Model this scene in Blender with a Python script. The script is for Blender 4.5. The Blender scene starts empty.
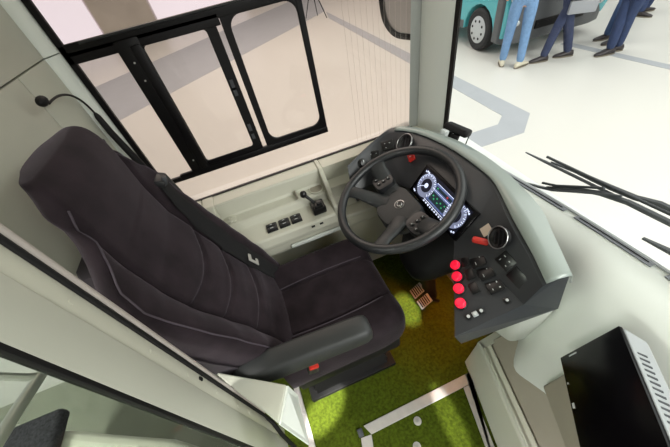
import bpy, bmesh, math, random
from mathutils import Vector, Matrix, Euler
random.seed(7)
PI = math.pi
scene = bpy.context.scene
COL = scene.collection

# ------------------------------------------------------------------ materials
def srgb(r, g, b):
    def f(c):
        c /= 255.0
        return c / 12.92 if c <= 0.04045 else ((c + 0.055) / 1.055) ** 2.4
    return (f(r), f(g), f(b), 1.0)

def mat(name, rgb, rough=0.5, metal=0.0, noise=0.0, nscale=20.0, bump=0.0, bscale=200.0,
        sheen=0.0, emit=None, estr=0.0, coat=0.0, spec=0.5, tint=None):
    m = bpy.data.materials.new(name)
    m.use_nodes = True
    nt = m.node_tree
    p = nt.nodes['Principled BSDF']
    c = srgb(*rgb)
    p.inputs['Base Color'].default_value = c
    p.inputs['Roughness'].default_value = rough
    p.inputs['Metallic'].default_value = metal
    p.inputs['Specular IOR Level'].default_value = spec
    if coat:
        p.inputs['Coat Weight'].default_value = coat
        p.inputs['Coat Roughness'].default_value = 0.1
    if sheen:
        p.inputs['Sheen Weight'].default_value = sheen
        p.inputs['Sheen Roughness'].default_value = 0.35
        if tint:
            p.inputs['Sheen Tint'].default_value = srgb(*tint)
    if emit:
        p.inputs['Emission Color'].default_value = srgb(*emit)
        p.inputs['Emission Strength'].default_value = estr
    tc = nt.nodes.new('ShaderNodeTexCoord')
    if noise:
        n = nt.nodes.new('ShaderNodeTexNoise')
        n.inputs['Scale'].default_value = nscale
        n.inputs['Detail'].default_value = 5
        nt.links.new(tc.outputs['Object'], n.inputs['Vector'])
        r = nt.nodes.new('ShaderNodeValToRGB')
        r.color_ramp.elements[0].position = 0.3
        r.color_ramp.elements[1].position = 0.7
        r.color_ramp.elements[0].color = tuple(x * (1 - noise) for x in c[:3]) + (1,)
        r.color_ramp.elements[1].color = tuple(min(1, x * (1 + noise)) for x in c[:3]) + (1,)
        nt.links.new(n.outputs['Fac'], r.inputs['Fac'])
        nt.links.new(r.outputs['Color'], p.inputs['Base Color'])
    if bump:
        n2 = nt.nodes.new('ShaderNodeTexNoise')
        n2.inputs['Scale'].default_value = bscale
        n2.inputs['Detail'].default_value = 3
        nt.links.new(tc.outputs['Object'], n2.inputs['Vector'])
        b = nt.nodes.new('ShaderNodeBump')
        b.inputs['Strength'].default_value = bump
        b.inputs['Distance'].default_value = 0.002
        nt.links.new(n2.outputs['Fac'], b.inputs['Height'])
        nt.links.new(b.outputs['Normal'], p.inputs['Normal'])
    return m

def glass_mat(name, rgb, refl=0.06):
    m = bpy.data.materials.new(name)
    m.use_nodes = True
    nt = m.node_tree
    nt.nodes.remove(nt.nodes['Principled BSDF'])
    out = nt.nodes['Material Output']
    t = nt.nodes.new('ShaderNodeBsdfTransparent')
    t.inputs['Color'].default_value = srgb(*rgb)
    g = nt.nodes.new('ShaderNodeBsdfGlossy')
    g.inputs['Roughness'].default_value = 0.02
    mx = nt.nodes.new('ShaderNodeMixShader')
    lw = nt.nodes.new('ShaderNodeLayerWeight')
    pw = nt.nodes.new('ShaderNodeMath'); pw.operation = 'POWER'; pw.inputs[1].default_value = 5.0
    nt.links.new(lw.outputs['Facing'], pw.inputs[0])
    mth = nt.nodes.new('ShaderNodeMath'); mth.operation = 'MULTIPLY_ADD'
    mth.inputs[1].default_value = 0.5
    mth.inputs[2].default_value = refl * 0.4
    nt.links.new(pw.outputs[0], mth.inputs[0])
    nt.links.new(mth.outputs[0], mx.inputs['Fac'])
    nt.links.new(t.outputs[0], mx.inputs[1])
    nt.links.new(g.outputs[0], mx.inputs[2])
    nt.links.new(mx.outputs[0], out.inputs['Surface'])
    return m

M = {}
M['wall'] = mat('grey_wall_panel', (186, 187, 174), 0.42, noise=0.03, nscale=4)
M['cream'] = mat('cream_moulding', (192, 191, 176), 0.38, noise=0.03, nscale=6, bump=0.05, bscale=500)
M['dashcream'] = mat('pale_dash_moulding', (206, 210, 204), 0.38, noise=0.03, nscale=5, bump=0.05, bscale=500)
M['taupe'] = mat('taupe_plastic', (150, 144, 130), 0.5, noise=0.05, nscale=8)
M['groove'] = mat('joint_groove', (70, 68, 60), 0.8)
M['pillar'] = mat('pale_pillar_cover', (226, 231, 224), 0.42)
M['pillarside'] = mat('grey_pillar_side', (140, 143, 138), 0.5)
M['black'] = mat('black_frame', (9, 7, 9), 0.4, noise=0.1, spec=0.25)
M['rubber'] = mat('black_rubber', (14, 13, 14), 0.6, spec=0.3)
M['velour'] = mat('dark_plum_velour', (38, 31, 35), 0.9, noise=0.34, nscale=14, bump=0.4, bscale=650, sheen=0.5, spec=0.15, tint=(150, 142, 152))
M['velourside'] = mat('dark_velour_side', (42, 37, 42), 0.9, noise=0.18, nscale=24, bump=0.3, bscale=650, sheen=0.35, tint=(120, 110, 120))
M['piping'] = mat('grey_piping', (66, 58, 66), 0.8)
M['belt'] = mat('black_webbing', (9, 8, 10), 0.9, bump=0.3, bscale=900)
M['darkplastic'] = mat('dark_plastic', (34, 35, 37), 0.45, bump=0.1, bscale=900)
M['armplastic'] = mat('grey_arm_plastic', (40, 42, 42), 0.5, bump=0.12, bscale=800)
M['wheel'] = mat('steering_wheel_rubber', (30, 32, 34), 0.42, bump=0.1, bscale=900)
M['hub'] = mat('hub_plastic', (32, 34, 35), 0.5, bump=0.1, bscale=800)
M['pod'] = mat('button_pod_plastic', (24, 25, 27), 0.35)
M['dashdark'] = mat('charcoal_dash', (47, 50, 54), 0.4, noise=0.06, nscale=12, bump=0.1, bscale=700)
M['dashface'] = mat('dark_dash_face', (44, 45, 48), 0.42, noise=0.06, nscale=12)
M['cowl'] = mat('satin_grey_cowl', (140, 149, 144), 0.28, coat=0.4)
M['switch'] = mat('black_switch', (14, 14, 16), 0.35)
M['icon'] = mat('white_icon', (190, 195, 195), 0.5)
M['chrome'] = mat('chrome', (175, 176, 176), 0.3, 1.0)
M['steel'] = mat('satin_steel', (205, 203, 199), 0.35, 0.6)
M['alu'] = mat('aluminium_strip', (186, 180, 176), 0.45, 0.35, noise=0.06, nscale=40)
M['redbtn'] = mat('red_lit_button', (235, 25, 60), 0.35, emit=(255, 20, 60), estr=0.55)
M['redknob'] = mat('red_knob', (190, 42, 32), 0.4)
M['screenblack'] = mat('black_glossy_screen', (6, 5, 7), 0.25, spec=0.25)
M['scr_bg'] = mat('screen_backlight', (20, 22, 40), 0.2, emit=(30, 32, 46), estr=0.4)
M['scr_panel'] = mat('screen_panel', (90, 110, 165), 0.3, emit=(100, 112, 158), estr=0.5)
M['scr_dark'] = mat('screen_dark_field', (20, 40, 45), 0.3, emit=(34, 48, 60), estr=0.5)
M['scr_white'] = mat('screen_white', (215, 222, 240), 0.3, emit=(205, 215, 245), estr=0.9)
M['scr_dial'] = mat('screen_dial', (120, 125, 150), 0.3, emit=(150, 158, 190), estr=0.45)
M['scr_green'] = mat('screen_green', (60, 200, 130), 0.3, emit=(70, 170, 120), estr=0.45)
M['scr_red'] = mat('screen_red', (220, 50, 60), 0.3, emit=(190, 60, 70), estr=0.4)
M['moncase'] = mat('grey_monitor_case', (160, 164, 166), 0.45)
M['vent'] = mat('dark_vent', (62, 64, 68), 0.6)
M['paper'] = mat('tan_sticker', (196, 178, 162), 0.7)
M['sideglass'] = glass_mat('warm_side_glass', (240, 233, 228), 0.05)
M['windglass'] = glass_mat('windscreen_glass', (248, 251, 248), 0.03)
M['partglass'] = glass_mat('green_partition_glass', (222, 228, 222), 0.08)
M['hall'] = mat('hall_floor_paint', (209, 207, 201), 0.32, noise=0.015, nscale=0.6)
M['stripe'] = mat('grey_floor_marking', (164, 167, 172), 0.5, noise=0.04, nscale=3)
M['booth'] = mat('booth_white', (222, 214, 214), 0.6)
M['boothbeige'] = mat('booth_beige', (200, 192, 180), 0.6, noise=0.12, nscale=0.8)
M['boothlit'] = mat('booth_lit_screen', (225, 224, 236), 0.5, emit=(236, 234, 250), estr=0.85)
M['teal'] = mat('teal_paint', (70, 168, 176), 0.25, coat=0.6)
M['vangrey'] = mat('dark_grey_bumper', (88, 90, 92), 0.4)
M['vanglass'] = mat('dark_vehicle_glass', (30, 36, 40), 0.08)
M['lamp'] = mat('headlamp_lens', (220, 225, 225), 0.1, 0.3)
M['tyre'] = mat('tyre_rubber', (34, 34, 36), 0.8, bump=0.2, bscale=60)
M['hubcap'] = mat('silver_hubcap', (196, 198, 200), 0.35, 0.4)
M['denim_light'] = mat('light_blue_denim', (112, 146, 186), 0.9, noise=0.12, nscale=18)
M['denim_dark'] = mat('dark_blue_denim', (48, 62, 96), 0.9, noise=0.15, nscale=18)
M['navy'] = mat('navy_trouser_cloth', (52, 60, 88), 0.9, noise=0.12, nscale=18)
M['jean_mid'] = mat('mid_blue_denim', (72, 96, 138), 0.9, noise=0.12, nscale=18)
M['coat'] = mat('dark_coat_cloth', (54, 56, 72), 0.9, noise=0.12, nscale=14)
M['shirt'] = mat('pale_blue_shirt', (150, 170, 195), 0.9, noise=0.08, nscale=14)
M['skin'] = mat('skin', (205, 158, 130), 0.55)
M['hair'] = mat('dark_hair', (44, 34, 28), 0.7, noise=0.2, nscale=40)
M['shoe_light'] = mat('cream_shoe_leather', (205, 198, 178), 0.5)
M['shoe_dark'] = mat('dark_shoe_leather', (52, 46, 48), 0.4)
M['sole'] = mat('shoe_sole', (120, 112, 100), 0.8)
M['bag'] = mat('grey_folder', (150, 152, 158), 0.5)
M['passfloor'] = mat('passenger_vinyl', (128, 130, 116), 0.5, noise=0.08, nscale=6)
M['passfabric'] = mat('speckled_fabric', (40, 38, 44), 0.9, noise=0.9, nscale=120)
M['wiper'] = mat('wiper_grey', (80, 82, 86), 0.5)
M['slotgrey'] = mat('grey_slot', (122, 126, 132), 0.5)
M['tube'] = mat('warm_grey_tube', (178, 170, 164), 0.35)
M['bodypaint'] = mat('bus_body_paint', (225, 228, 226), 0.3, coat=0.4)
M['wire'] = mat('heater_wire', (176, 166, 156), 0.6)

def grass_mat():
    m = mat('artificial_grass', (60, 71, 13), 0.95, noise=0.38, nscale=90, bump=1.0, bscale=330, spec=0.1)
    return m
M['grass'] = grass_mat()

# ------------------------------------------------------------------ mesh builder
class MB:
    def __init__(self):
        self.bm = bmesh.new()
    def faces_from(self, pts, faces):
        vs = [self.bm.verts.new(p) for p in pts]
        for f in faces:
            try:
                self.bm.faces.new([vs[i] for i in f])
            except ValueError:
                pass
        return vs
    def box(self, c, s, rot=None, bevel=0.0, seg=2):
        t = bmesh.new()
        bmesh.ops.create_cube(t, size=1.0)
        bmesh.ops.scale(t, vec=s, verts=t.verts)
        if bevel:
            bmesh.ops.bevel(t, geom=list(t.edges), offset=min(bevel, min(s) * 0.49), segments=seg, affect='EDGES', profile=0.5)
        mx = Matrix.Translation(c)
        if rot is not None:
            mx = mx @ rot.to_4x4()
        bmesh.ops.transform(t, matrix=mx, verts=t.verts)
        self.absorb(t)
        return self
    def absorb(self, t):
        me = bpy.data.meshes.new('tmp')
        t.to_mesh(me); t.free()
        self.bm.from_mesh(me)
        bpy.data.meshes.remove(me)
    def tube(self, path, r, n=10, closed=False, caps=True, sq=1.0, up=None):
        P = [Vector(p) for p in path]
        L = len(P)
        R = r if isinstance(r, (list, tuple)) else [r] * L
        rings = []
        prev = None
        for i in range(L):
            if closed:
                d = P[(i + 1) % L] - P[i - 1]
            else:
                d = P[min(i + 1, L - 1)] - P[max(i - 1, 0)]
            d.normalize()
            if prev is None:
                a = Vector(up) if up else (Vector((0, 0, 1)) if abs(d.z) < 0.9 else Vector((1, 0, 0)))
            else:
                a = prev
            u = a - d * a.dot(d)
            if u.length < 1e-6:
                u = d.orthogonal()
            u.normalize()
            v = d.cross(u)
            prev = u
            rings.append([self.bm.verts.new(P[i] + u * (R[i] * math.cos(2 * PI * k / n)) * sq + v * (R[i] * math.sin(2 * PI * k / n))) for k in range(n)])
        m = L if closed else L - 1
        for i in range(m):
            A, B = rings[i], rings[(i + 1) % L]
            for k in range(n):
                self.bm.faces.new((A[k], A[(k + 1) % n], B[(k + 1) % n], B[k]))
        if caps and not closed:
            self.bm.faces.new(list(reversed(rings[0])))
            self.bm.faces.new(rings[-1])
        return self
    def cyl(self, p0, p1, r0, r1=None, n=20):
        return self.tube([p0, p1], [r0, r0 if r1 is None else r1], n)
    def lathe(self, c, axis, prof, n=32):
        ax = Vector(axis).normalized()
        u = ax.orthogonal().normalized()
        v = ax.cross(u)
        c = Vector(c)
        rings = []
        for (r, h) in prof:
            rings.append([self.bm.verts.new(c + ax * h + (u * math.cos(2 * PI * k / n) + v * math.sin(2 * PI * k / n)) * max(r, 1e-5)) for k in range(n)])
        for A, B in zip(rings, rings[1:]):
            for k in range(n):
                self.bm.faces.new((A[k], A[(k + 1) % n], B[(k + 1) % n], B[k]))
        self.bm.faces.new(list(reversed(rings[0])))
        self.bm.faces.new(rings[-1])
        return self
    def sphere(self, c, r, sc=(1, 1, 1), rot=None, n=16):
        t = bmesh.new()
        bmesh.ops.create_uvsphere(t, u_segments=n, v_segments=max(8, n // 2), radius=r)
        bmesh.ops.scale(t, vec=sc, verts=t.verts)
        mx = Matrix.Translation(c)
        if rot is not None:
            mx = mx @ rot.to_4x4()
        bmesh.ops.transform(t, matrix=mx, verts=t.verts)
        self.absorb(t)
        return self
    def prism(self, pts, vec):
        v = Vector(vec)
        A = [self.bm.verts.new(p) for p in pts]
        B = [self.bm.verts.new(Vector(p) + v) for p in pts]
        n = len(A)
        self.bm.faces.new(A)
        self.bm.faces.new(list(reversed(B)))
        for k in range(n):
            self.bm.faces.new((A[k], B[k], B[(k + 1) % n], A[(k + 1) % n]))
        return self
    def ring_prism(self, outer, inner, vec):
        v = Vector(vec)
        n = len(outer)
        oa = [self.bm.verts.new(p) for p in outer]; ia = [self.bm.verts.new(p) for p in inner]
        ob = [self.bm.verts.new(Vector(p) + v) for p in outer]; ib = [self.bm.verts.new(Vector(p) + v) for p in inner]
        for k in range(n):
            j = (k + 1) % n
            self.bm.faces.new((oa[k], oa[j], ia[j], ia[k]))
            self.bm.faces.new((ob[j], ob[k], ib[k], ib[j]))
            self.bm.faces.new((oa[j], oa[k], ob[k], ob[j]))
            self.bm.faces.new((ia[k], ia[j], ib[j], ib[k]))
        return self
    def loft(self, rings, closed=True, caps=True):
        V = [[self.bm.verts.new(p) for p in r] for r in rings]
        n = len(V[0])
        for A, B in zip(V, V[1:]):
            for k in range(n if closed else n - 1):
                self.bm.faces.new((A[k], A[(k + 1) % n], B[(k + 1) % n], B[k]))
        if caps and closed:
            self.bm.faces.new(list(reversed(V[0])))
            self.bm.faces.new(V[-1])
        return self
    def build(self, name, m, parent=None, smooth=True, angle=35, bevel=0.0, bseg=2, subsurf=0, solid=0.0, solid_off=-1):
        bmesh.ops.recalc_face_normals(self.bm, faces=self.bm.faces)
        me = bpy.data.meshes.new(name)
        self.bm.to_mesh(me); self.bm.free()
        if smooth:
            for p in me.polygons:
                p.use_smooth = True
            if angle < 180:
                me.set_sharp_from_angle(angle=math.radians(angle))
        me.materials.append(m)
        o = bpy.data.objects.new(name, me)
        COL.objects.link(o)
        if solid:
            md = o.modifiers.new('thickness', 'SOLIDIFY'); md.thickness = solid; md.offset = solid_off
        if bevel:
            md = o.modifiers.new('bevel', 'BEVEL'); md.width = bevel; md.segments = bseg; md.limit_method = 'ANGLE'; md.angle_limit = math.radians(30)
        if subsurf:
            md = o.modifiers.new('subsurf', 'SUBSURF'); md.levels = subsurf; md.render_levels = subsurf
        if parent:
            attach(o, parent)
        return o

def world_loc(o):
    l = Vector((0, 0, 0))
    while o:
        l += o.location
        o = o.parent
    return l
def attach(o, parent):
    o.parent = parent
    o.matrix_parent_inverse = Matrix.Translation(-world_loc_root(parent))
def world_loc_root(p):
    # every root is a plain translation and its parts sit in world coordinates
    while p.parent:
        p = p.parent
    return p.location.copy() if p.type == 'EMPTY' else Vector((0, 0, 0))

def attach_sub(o, parent):
    # parts keep their own transform at identity, so a sub-part needs no offset
    o.parent = parent
    o.matrix_parent_inverse = Matrix.Identity(4)

def part(mb, name, m, parent, **k):
    o = mb.build(name, m, None, **k)
    if parent.type == 'EMPTY':
        attach(o, parent)
    else:
        attach_sub(o, parent)
    return o

def thing(name, label, cat, loc, group=None):
    o = bpy.data.objects.new(name, None)
    COL.objects.link(o)
    o.location = loc
    o.empty_display_size = 0.05
    tag(o, label, cat, group)
    return o
def tag(o, label, cat, group=None):
    o['label'] = label; o['category'] = cat
    if group:
        o['group'] = group
    return o
def structure(o, label=None, cat=None):
    o['kind'] = 'structure'
    if label:
        o['label'] = label
    if cat:
        o['category'] = cat
    return o
def lerp(a, b, t):
    return a + (b - a) * t
def interp(tab, x):
    if x <= tab[0][0]:
        return tab[0][1]
    for (x0, y0), (x1, y1) in zip(tab, tab[1:]):
        if x <= x1:
            t = (x - x0) / (x1 - x0)
            t2 = t * t * (3 - 2 * t) * 0.35 + t * 0.65
            return y0 + (y1 - y0) * t2
    return tab[-1][1]
def rrect(x0, x1, z0, z1, r, y, n=6):
    """rounded rectangle loop in a plane of constant y"""
    pts = []
    for (cx, cz, a0) in ((x1 - r, z1 - r, 0), (x0 + r, z1 - r, 90), (x0 + r, z0 + r, 180), (x1 - r, z0 + r, 270)):
        for k in range(n + 1):
            a = math.radians(a0 + 90 * k / n)
            pts.append((cx + r * math.cos(a), y, cz + r * math.sin(a)))
    return pts
def gauss(x, s):
    return math.exp(-(x / s) ** 2)

# ------------------------------------------------------------------ SETTING
GZ = -0.6   # hall floor height (driver's platform is z = 0)
o = MB().box((4, 14, GZ - 0.05), (70, 60, 0.1)).build('floor', M['hall'], smooth=False)
structure(o, 'glossy off-white exhibition hall floor', 'floor')

def flat(name, polys, m, z=GZ + 0.004, h=0.004):
    b = MB()
    for poly in polys:
        b.prism([(x, y, z - h) for x, y in poly], (0, 0, h))
    return b.build(name, m, smooth=False)
# wide grey band past the side window and the narrow bent band by the windscreen
o = flat('trim_1', [[(-9.0, 2.15), (-10.5, 5.6), (3.22, 16.32), (5.2, 18.5), (3.76, 12.3), (2.482, 11.273)]], M['stripe'])
structure(o, 'wide grey band on the hall floor beyond the side window', 'floor marking')
o = flat('trim_2', [[(3.745, 12.158), (3.392, 4.353), (3.32, 2.665), (3.034, 2.824), (3.095, 3.946), (3.467, 11.067)],
                    [(3.32, 2.665), (2.94, 2.358), (2.846, 2.677), (3.034, 2.824)],
                    [(2.94, 2.358), (2.294, 2.386), (1.2, 2.43), (1.2, 2.76), (2.494, 2.696), (2.846, 2.677)]], M['stripe'])
structure(o, 'narrow bent grey band on the hall floor ahead of the windscreen', 'floor marking')
o = flat('trim_3', [[(5.42, 4.2), (5.56, 4.2), (5.57, 1.2), (5.43, 1.2)]], M['stripe'])
structure(o, 'thin grey seam line on the hall floor behind the dark shoes', 'floor marking')

# far booth wall with lit screens
o = MB().box((-5, 22.2, 1.0), (34, 0.3, 3.2)).build('wall_far', M['booth'], smooth=False)
structure(o)
for i, (x0, x1, z0, z1, mm, lb) in enumerate(((-9.5, -6.0, -0.6, 2.2, 'boothlit', 'lilac-white lit display panel at the rear of the far booth'),
                                  (-3.0, 1.9, -0.6, 2.2, 'boothlit', 'lilac-white lit display panel right of the beige booth panel'),
                                  (-5.9, -3.1, -0.6, 2.2, 'boothbeige', 'beige booth panel standing between the two lit displays'))):
    b = MB().box(((x0 + x1) / 2, 21.98, (z0 + z1) / 2), (x1 - x0, 0.1, z1 - z0), bevel=0.02)
    q = b.build('display_panel' if mm == 'boothlit' else 'booth_panel', M[mm], smooth=False)
    tag(q, lb, 'display panel' if mm == 'boothlit' else 'booth panel')

# driver's platform, passenger floor
o = MB().box((0.2, 0.32, -0.03), (1.3, 1.8, 0.06)).build('floor_platform', M['taupe'], smooth=False); structure(o)
o = MB().box((-1.7, 0.2, -0.26), (2.5, 2.1, 0.06)).build('floor_passenger', M['passfloor'], smooth=False); structure(o)
# artificial grass on the platform
g = MB()
rows = [[(-0.48 + 1.22 * i / 60, -0.5 + 1.55 * j / 60, 0.006 + 0.003 * random.random()) for j in range(61)] for i in range(61)]
g.loft(rows, closed=False, caps=False)
o = g.build('artificial_grass', M['grass'])
tag(o, 'green artificial grass mat covering the floor round the seat', 'artificial grass'); o['kind'] = 'stuff'

# rear wall behind the driver: panels over a dark backing so that the joints show
XR = -0.49
o = MB().box((XR - 0.045, 0.80, 0.85), (0.05, 0.72, 2.2)).build('wall_rear', M['groove'], smooth=False); structure(o)
def panel(y0, y1, z0, z1, nm):
    b = MB().box((XR - 0.01, (y0 + y1) / 2, (z0 + z1) / 2), (0.02, y1 - y0, z1 - z0), bevel=0.003)
    q = b.build(nm, M['wall']); attach_sub(q, o); return q
panel(0.44, 1.155, 1.3745, 1.95, 'upper_panel')
panel(0.44, 0.968, -0.0, 1.3715, 'lower_panel')
panel(0.971, 1.155, -0.0, 1.3715, 'corner_panel')
# curved corner cover between rear wall and window
for (z0, z1) in ((0.70, 1.3715), (1.3745, 1.95)):
    ring = []
    for z in (z0, z1):
        ring.append([(-0.60, 1.16, z), (XR, 1.156, z), (-0.477, 1.166, z), (-0.466, 1.182, z), (-0.462, 1.20, z), (-0.462, 1.235, z), (-0.60, 1.235, z)])
    q = MB().loft(ring).build('corner_cover', M['pillar'], angle=50); attach_sub(q, o)

# side wall below the window, outer body, front body
o = MB().box((0.1, 1.235, 0.07), (1.6, 0.05, 1.33)).build('wall_left', M['bodypaint'], smooth=False); structure(o)
o = MB().box((0.9, 0.0, 0.045), (0.05, 2.42, 1.27)).build('wall_front', M['bodypaint'], smooth=False); structure(o)

# ------------------------------------------------------------------ side window
WY = 1.2
win = thing('window_1', 'large driver side window with black sliding sashes', 'window', (-0.08, WY, 0.737))
win['kind'] = 'structure'
b = MB(); b.box((0.14, 1.214, 1.34), (1.21, 0.006, 1.21))
part(b, 'pane', M['sideglass'], win, smooth=False)
# thin black line of the seal along the sill
b = MB(); b.box((0.13, 1.203, 0.737), (1.18, 0.012, 0.006))
part(b, 'sill_seal', M['black'], win, smooth=False)
d = 0.03
def ring_part(nm, ox0, ox1, oz0, oz1, orad, ix0, ix1, iz0, iz1, irad, y=1.198, dep=0.012, mm='black', bev=0.003):
    b = MB()
    b.ring_prism(rrect(ox0, ox1, oz0, oz1, orad, y), rrect(ix0, ix1, iz0, iz1, irad, y), (0, dep, 0))
    return part(b, nm, M[mm], win, bevel=bev)
ring_part('frame', -0.461, 0.291, 0.856, 1.95, 0.004, -0.442, 0.270, 0.876, 1.90, 0.03, y=1.196, dep=0.016)
# cross rail at the head of the sliding sashes
b = MB()
b.box((-0.085, 1.203, 1.371), (0.75, 0.014, 0.034), bevel=0.003)
b.box((-0.225, 1.202, 1.352), (0.47, 0.012, 0.034), bevel=0.003)
part(b, 'cross_rail', M['black'], win)
b = MB(); b.cyl((-0.40, 1.196, 1.384), (0.26, 1.196, 1.384), 0.004, n=10)
part(b, 'rail_bead', M['darkplastic'], win)
b = MB(); b.box((-0.04, 1.199, 0.872), (0.662, 0.018, 0.028), bevel=0.004)
part(b, 'bottom_track', M['black'], win)
b = MB()
b.box((-0.281, 1.202, 1.115), (0.074, 0.014, 0.50), bevel=0.003)
b.box((-0.262, 1.194, 1.115), (0.032, 0.008, 0.46), bevel=0.003)
dv = part(b, 'division_bar', M['black'], win)
b = MB()
for z in (1.30, 1.245, 0.93):
    b.cyl((-0.29, 1.196, z), (-0.29, 1.193, z), 0.003, n=10)
part(b, 'screw', M['steel'], dv)
ring_part('sliding_sash', -0.30, -0.006, 0.880, 1.352, 0.01, -0.243, -0.042, 0.905, 1.335, 0.012, y=1.199, dep=0.008)
ring_part('sliding_sash', 0.0115, 0.286, 0.880, 1.382, 0.010, 0.0375, 0.268, 0.903, 1.352, 0.040, y=1.197, dep=0.012)
b = MB()
for z, s in ((1.155, 0.036), (1.13, 0.03), (0.985, 0.03), (0.945, 0.022)):
    b.box((-0.028, 1.198, z), (0.012, 0.002, s))
part(b, 'latch_plate', M['vent'], win, smooth=False)
# fine wires in the fixed pane
b = MB()
for k in range(12):
    x = 0.43 + 0.0235 * k
    b.cyl((x, 1.209, 0.745), (x + 0.006, 1.209, 1.7), 0.00042, n=4)
part(b, 'heater_wires', M['wire'], win)

# ------------------------------------------------------------------ front pillar
pil = thing('trim_4', 'pale grey windscreen pillar at the front left corner', 'pillar', (0.76, 1.13, 0.7)); pil['kind'] = 'structure'
z0, z1 = 0.66, 1.95
b = MB(); rings = []
for z in (z0, z1):
    rings.append([(0.748, 1.192, z), (0.752, 1.165, z), (0.775, 1.095, z), (0.797, 1.055, z), (0.812, 1.062, z), (0.85, 1.13, z), (0.85, 1.235, z), (0.748, 1.235, z)])
b.loft(rings)
part(b, 'pillar_cover', M['pillar'], pil, angle=40)
b = MB().prism([(0.706, 1.200, z0), (0.7475, 1.191, z0), (0.7475, 1.236, z0), (0.732, 1.236, z0)], (0, 0, z1 - z0))
part(b, 'pillar_side', M['pillarside'], pil, smooth=False)
b = MB().prism([(0.797, 1.054, z0), (0.800, 1.034, z0), (0.810, 1.036, z0), (0.812, 1.061, z0)], (0, 0, z1 - z0))
part(b, 'pillar_seal', M['black'], pil, smooth=False)

# ------------------------------------------------------------------ windscreen
ws = thing('window_2', 'wide windscreen ahead of the pale dashboard', 'window', (0.86, 0, 0.715)); ws['kind'] = 'structure'
b = MB()
rows = []
for z, dx in ((0.715, 0.0), (1.2, -0.005), (1.95, -0.04)):
    rows.append([(0.803 + 0.072 * math.sin(min(1, (1.04 - y) / 0.9) * PI / 2) + dx, y, z) for y in [1.04 - 2.08 * k / 24 for k in range(25)]])
b.loft(rows, closed=False, caps=False)
part(b, 'pane', M['windglass'], ws, angle=180)
def wsx(y):
    return 0.803 + 0.072 * math.sin(max(0, min(1, (1.04 - y) / 0.9)) * PI / 2)

# ------------------------------------------------------------------ SIDE CONSOLE under the window
con = thing('side_console', 'pale grey moulded console under the driver window with switches and cup holder', 'console', (0.0, 1.1, 0.6))
def prof_console():
    return [(1.205, 0.735), (1.132, 0.732), (1.126, 0.725), (1.122, 0.662), (1.114, 0.652), (1.068, 0.650), (1.058, 0.643), (1.048, 0.616), (1.040, 0.612), (0.948, 0.604), (0.940, 0.596), (0.934, 0.560), (0.95, 0.545), (1.205, 0.545)]
xs0, xs1 = -0.30, 0.19
b = MB(); b.loft([[(x, y, z) for y, z in prof_console()] for x in (xs0, xs1)])
tray = part(b, 'tray', M['cream'], con, angle=30, bevel=0.002)
# raised ribs at each end
def rib(xa, xb, zt, yfront):
    pr = [(1.205, 0.738), (1.125, 0.736), (1.06, 0.690), (yfront + 0.05, 0.655), (yfront, 0.62), (yfront, 0.54), (1.205, 0.54)]
    b = MB(); b.loft([[(x, y, z) for y, z in pr] for x in (xa, xb)])
    return part(b, 'rib', M['cream'], con, angle=30, bevel=0.006, bseg=3)
rib(-0.352, -0.300, 0.74, 0.955)
b = MB(); b.loft([[(x, y, z) for y, z in [(1.205, 0.738), (1.115, 0.736), (1.055, 0.672), (0.99, 0.64), (0.95, 0.60), (0.95, 0.54), (1.205, 0.54)]] for x in (-0.49, -0.354)])
part(b, 'rear_cover', M['cream'], con, angle=30, bevel=0.004)
rib(0.190, 0.212, 0.74, 0.962)
b = MB(); b.loft([[(x, y, z) for y, z in [(1.205, 0.735), (1.125, 0.733), (1.12, 0.66), (1.06, 0.655), (1.05, 0.60), (1.03, 0.58), (1.03, 0.50), (1.205, 0.50)]] for x in (0.212, 0.86)])
part(b, 'front_cover', M['cream'], con, angle=30, bevel=0.003)
# cup holder ring and hollow, tray divider
b = MB()
b.lathe((0.154, 1.096, 0.6505), (0, 0, 1), [(0.036, 0.0), (0.036, 0.006), (0.032, 0.007), (0.030, 0.0035), (0.0, 0.003)], 28)
ch = part(b, 'cup_holder', M['cream'], con)
b = MB(); b.lathe((0.154, 1.096, 0.6545), (0, 0, 1), [(0.0295, 0.0), (0.0, 0.0005)], 28)
part(b, 'cup_well', M['taupe'], ch)
b = MB(); b.box((0.055, 1.092, 0.662), (0.010, 0.042, 0.024), bevel=0.003)
part(b, 'tray_divider', M['taupe'], con)
b = MB(); b.box((-0.262, 1.094, 0.654), (0.05, 0.04, 0.008), bevel=0.003); b.cyl((-0.262, 1.10, 0.655), (-0.262, 1.10, 0.664), 0.01); b.cyl((-0.262, 1.078, 0.655), (-0.262, 1.078, 0.664), 0.01)
part(b, 'tray_clip', M['cream'], con)
for i, x in enumerate((-0.098, -0.040, 0.016)):
    b = MB(); b.box((x, 0.995, 0.6105), (0.050, 0.050, 0.010), bevel=0.003)
    sw = part(b, 'window_switch', M['switch'], con)
    b = MB(); b.box((x, 1.007, 0.617), (0.040, 0.018, 0.006), bevel=0.002); b.box((x, 0.984, 0.617), (0.040, 0.018, 0.006), bevel=0.002)
    rk = part(b, 'rocker', M['darkplastic'], sw)
    b = MB(); b.box((x, 0.984, 0.6207), (0.014, 0.003, 0.001)); b.box((x, 1.007, 0.6207), (0.010, 0.003, 0.001))
    part(b, 'mark', M['icon'], sw, smooth=False)
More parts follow.
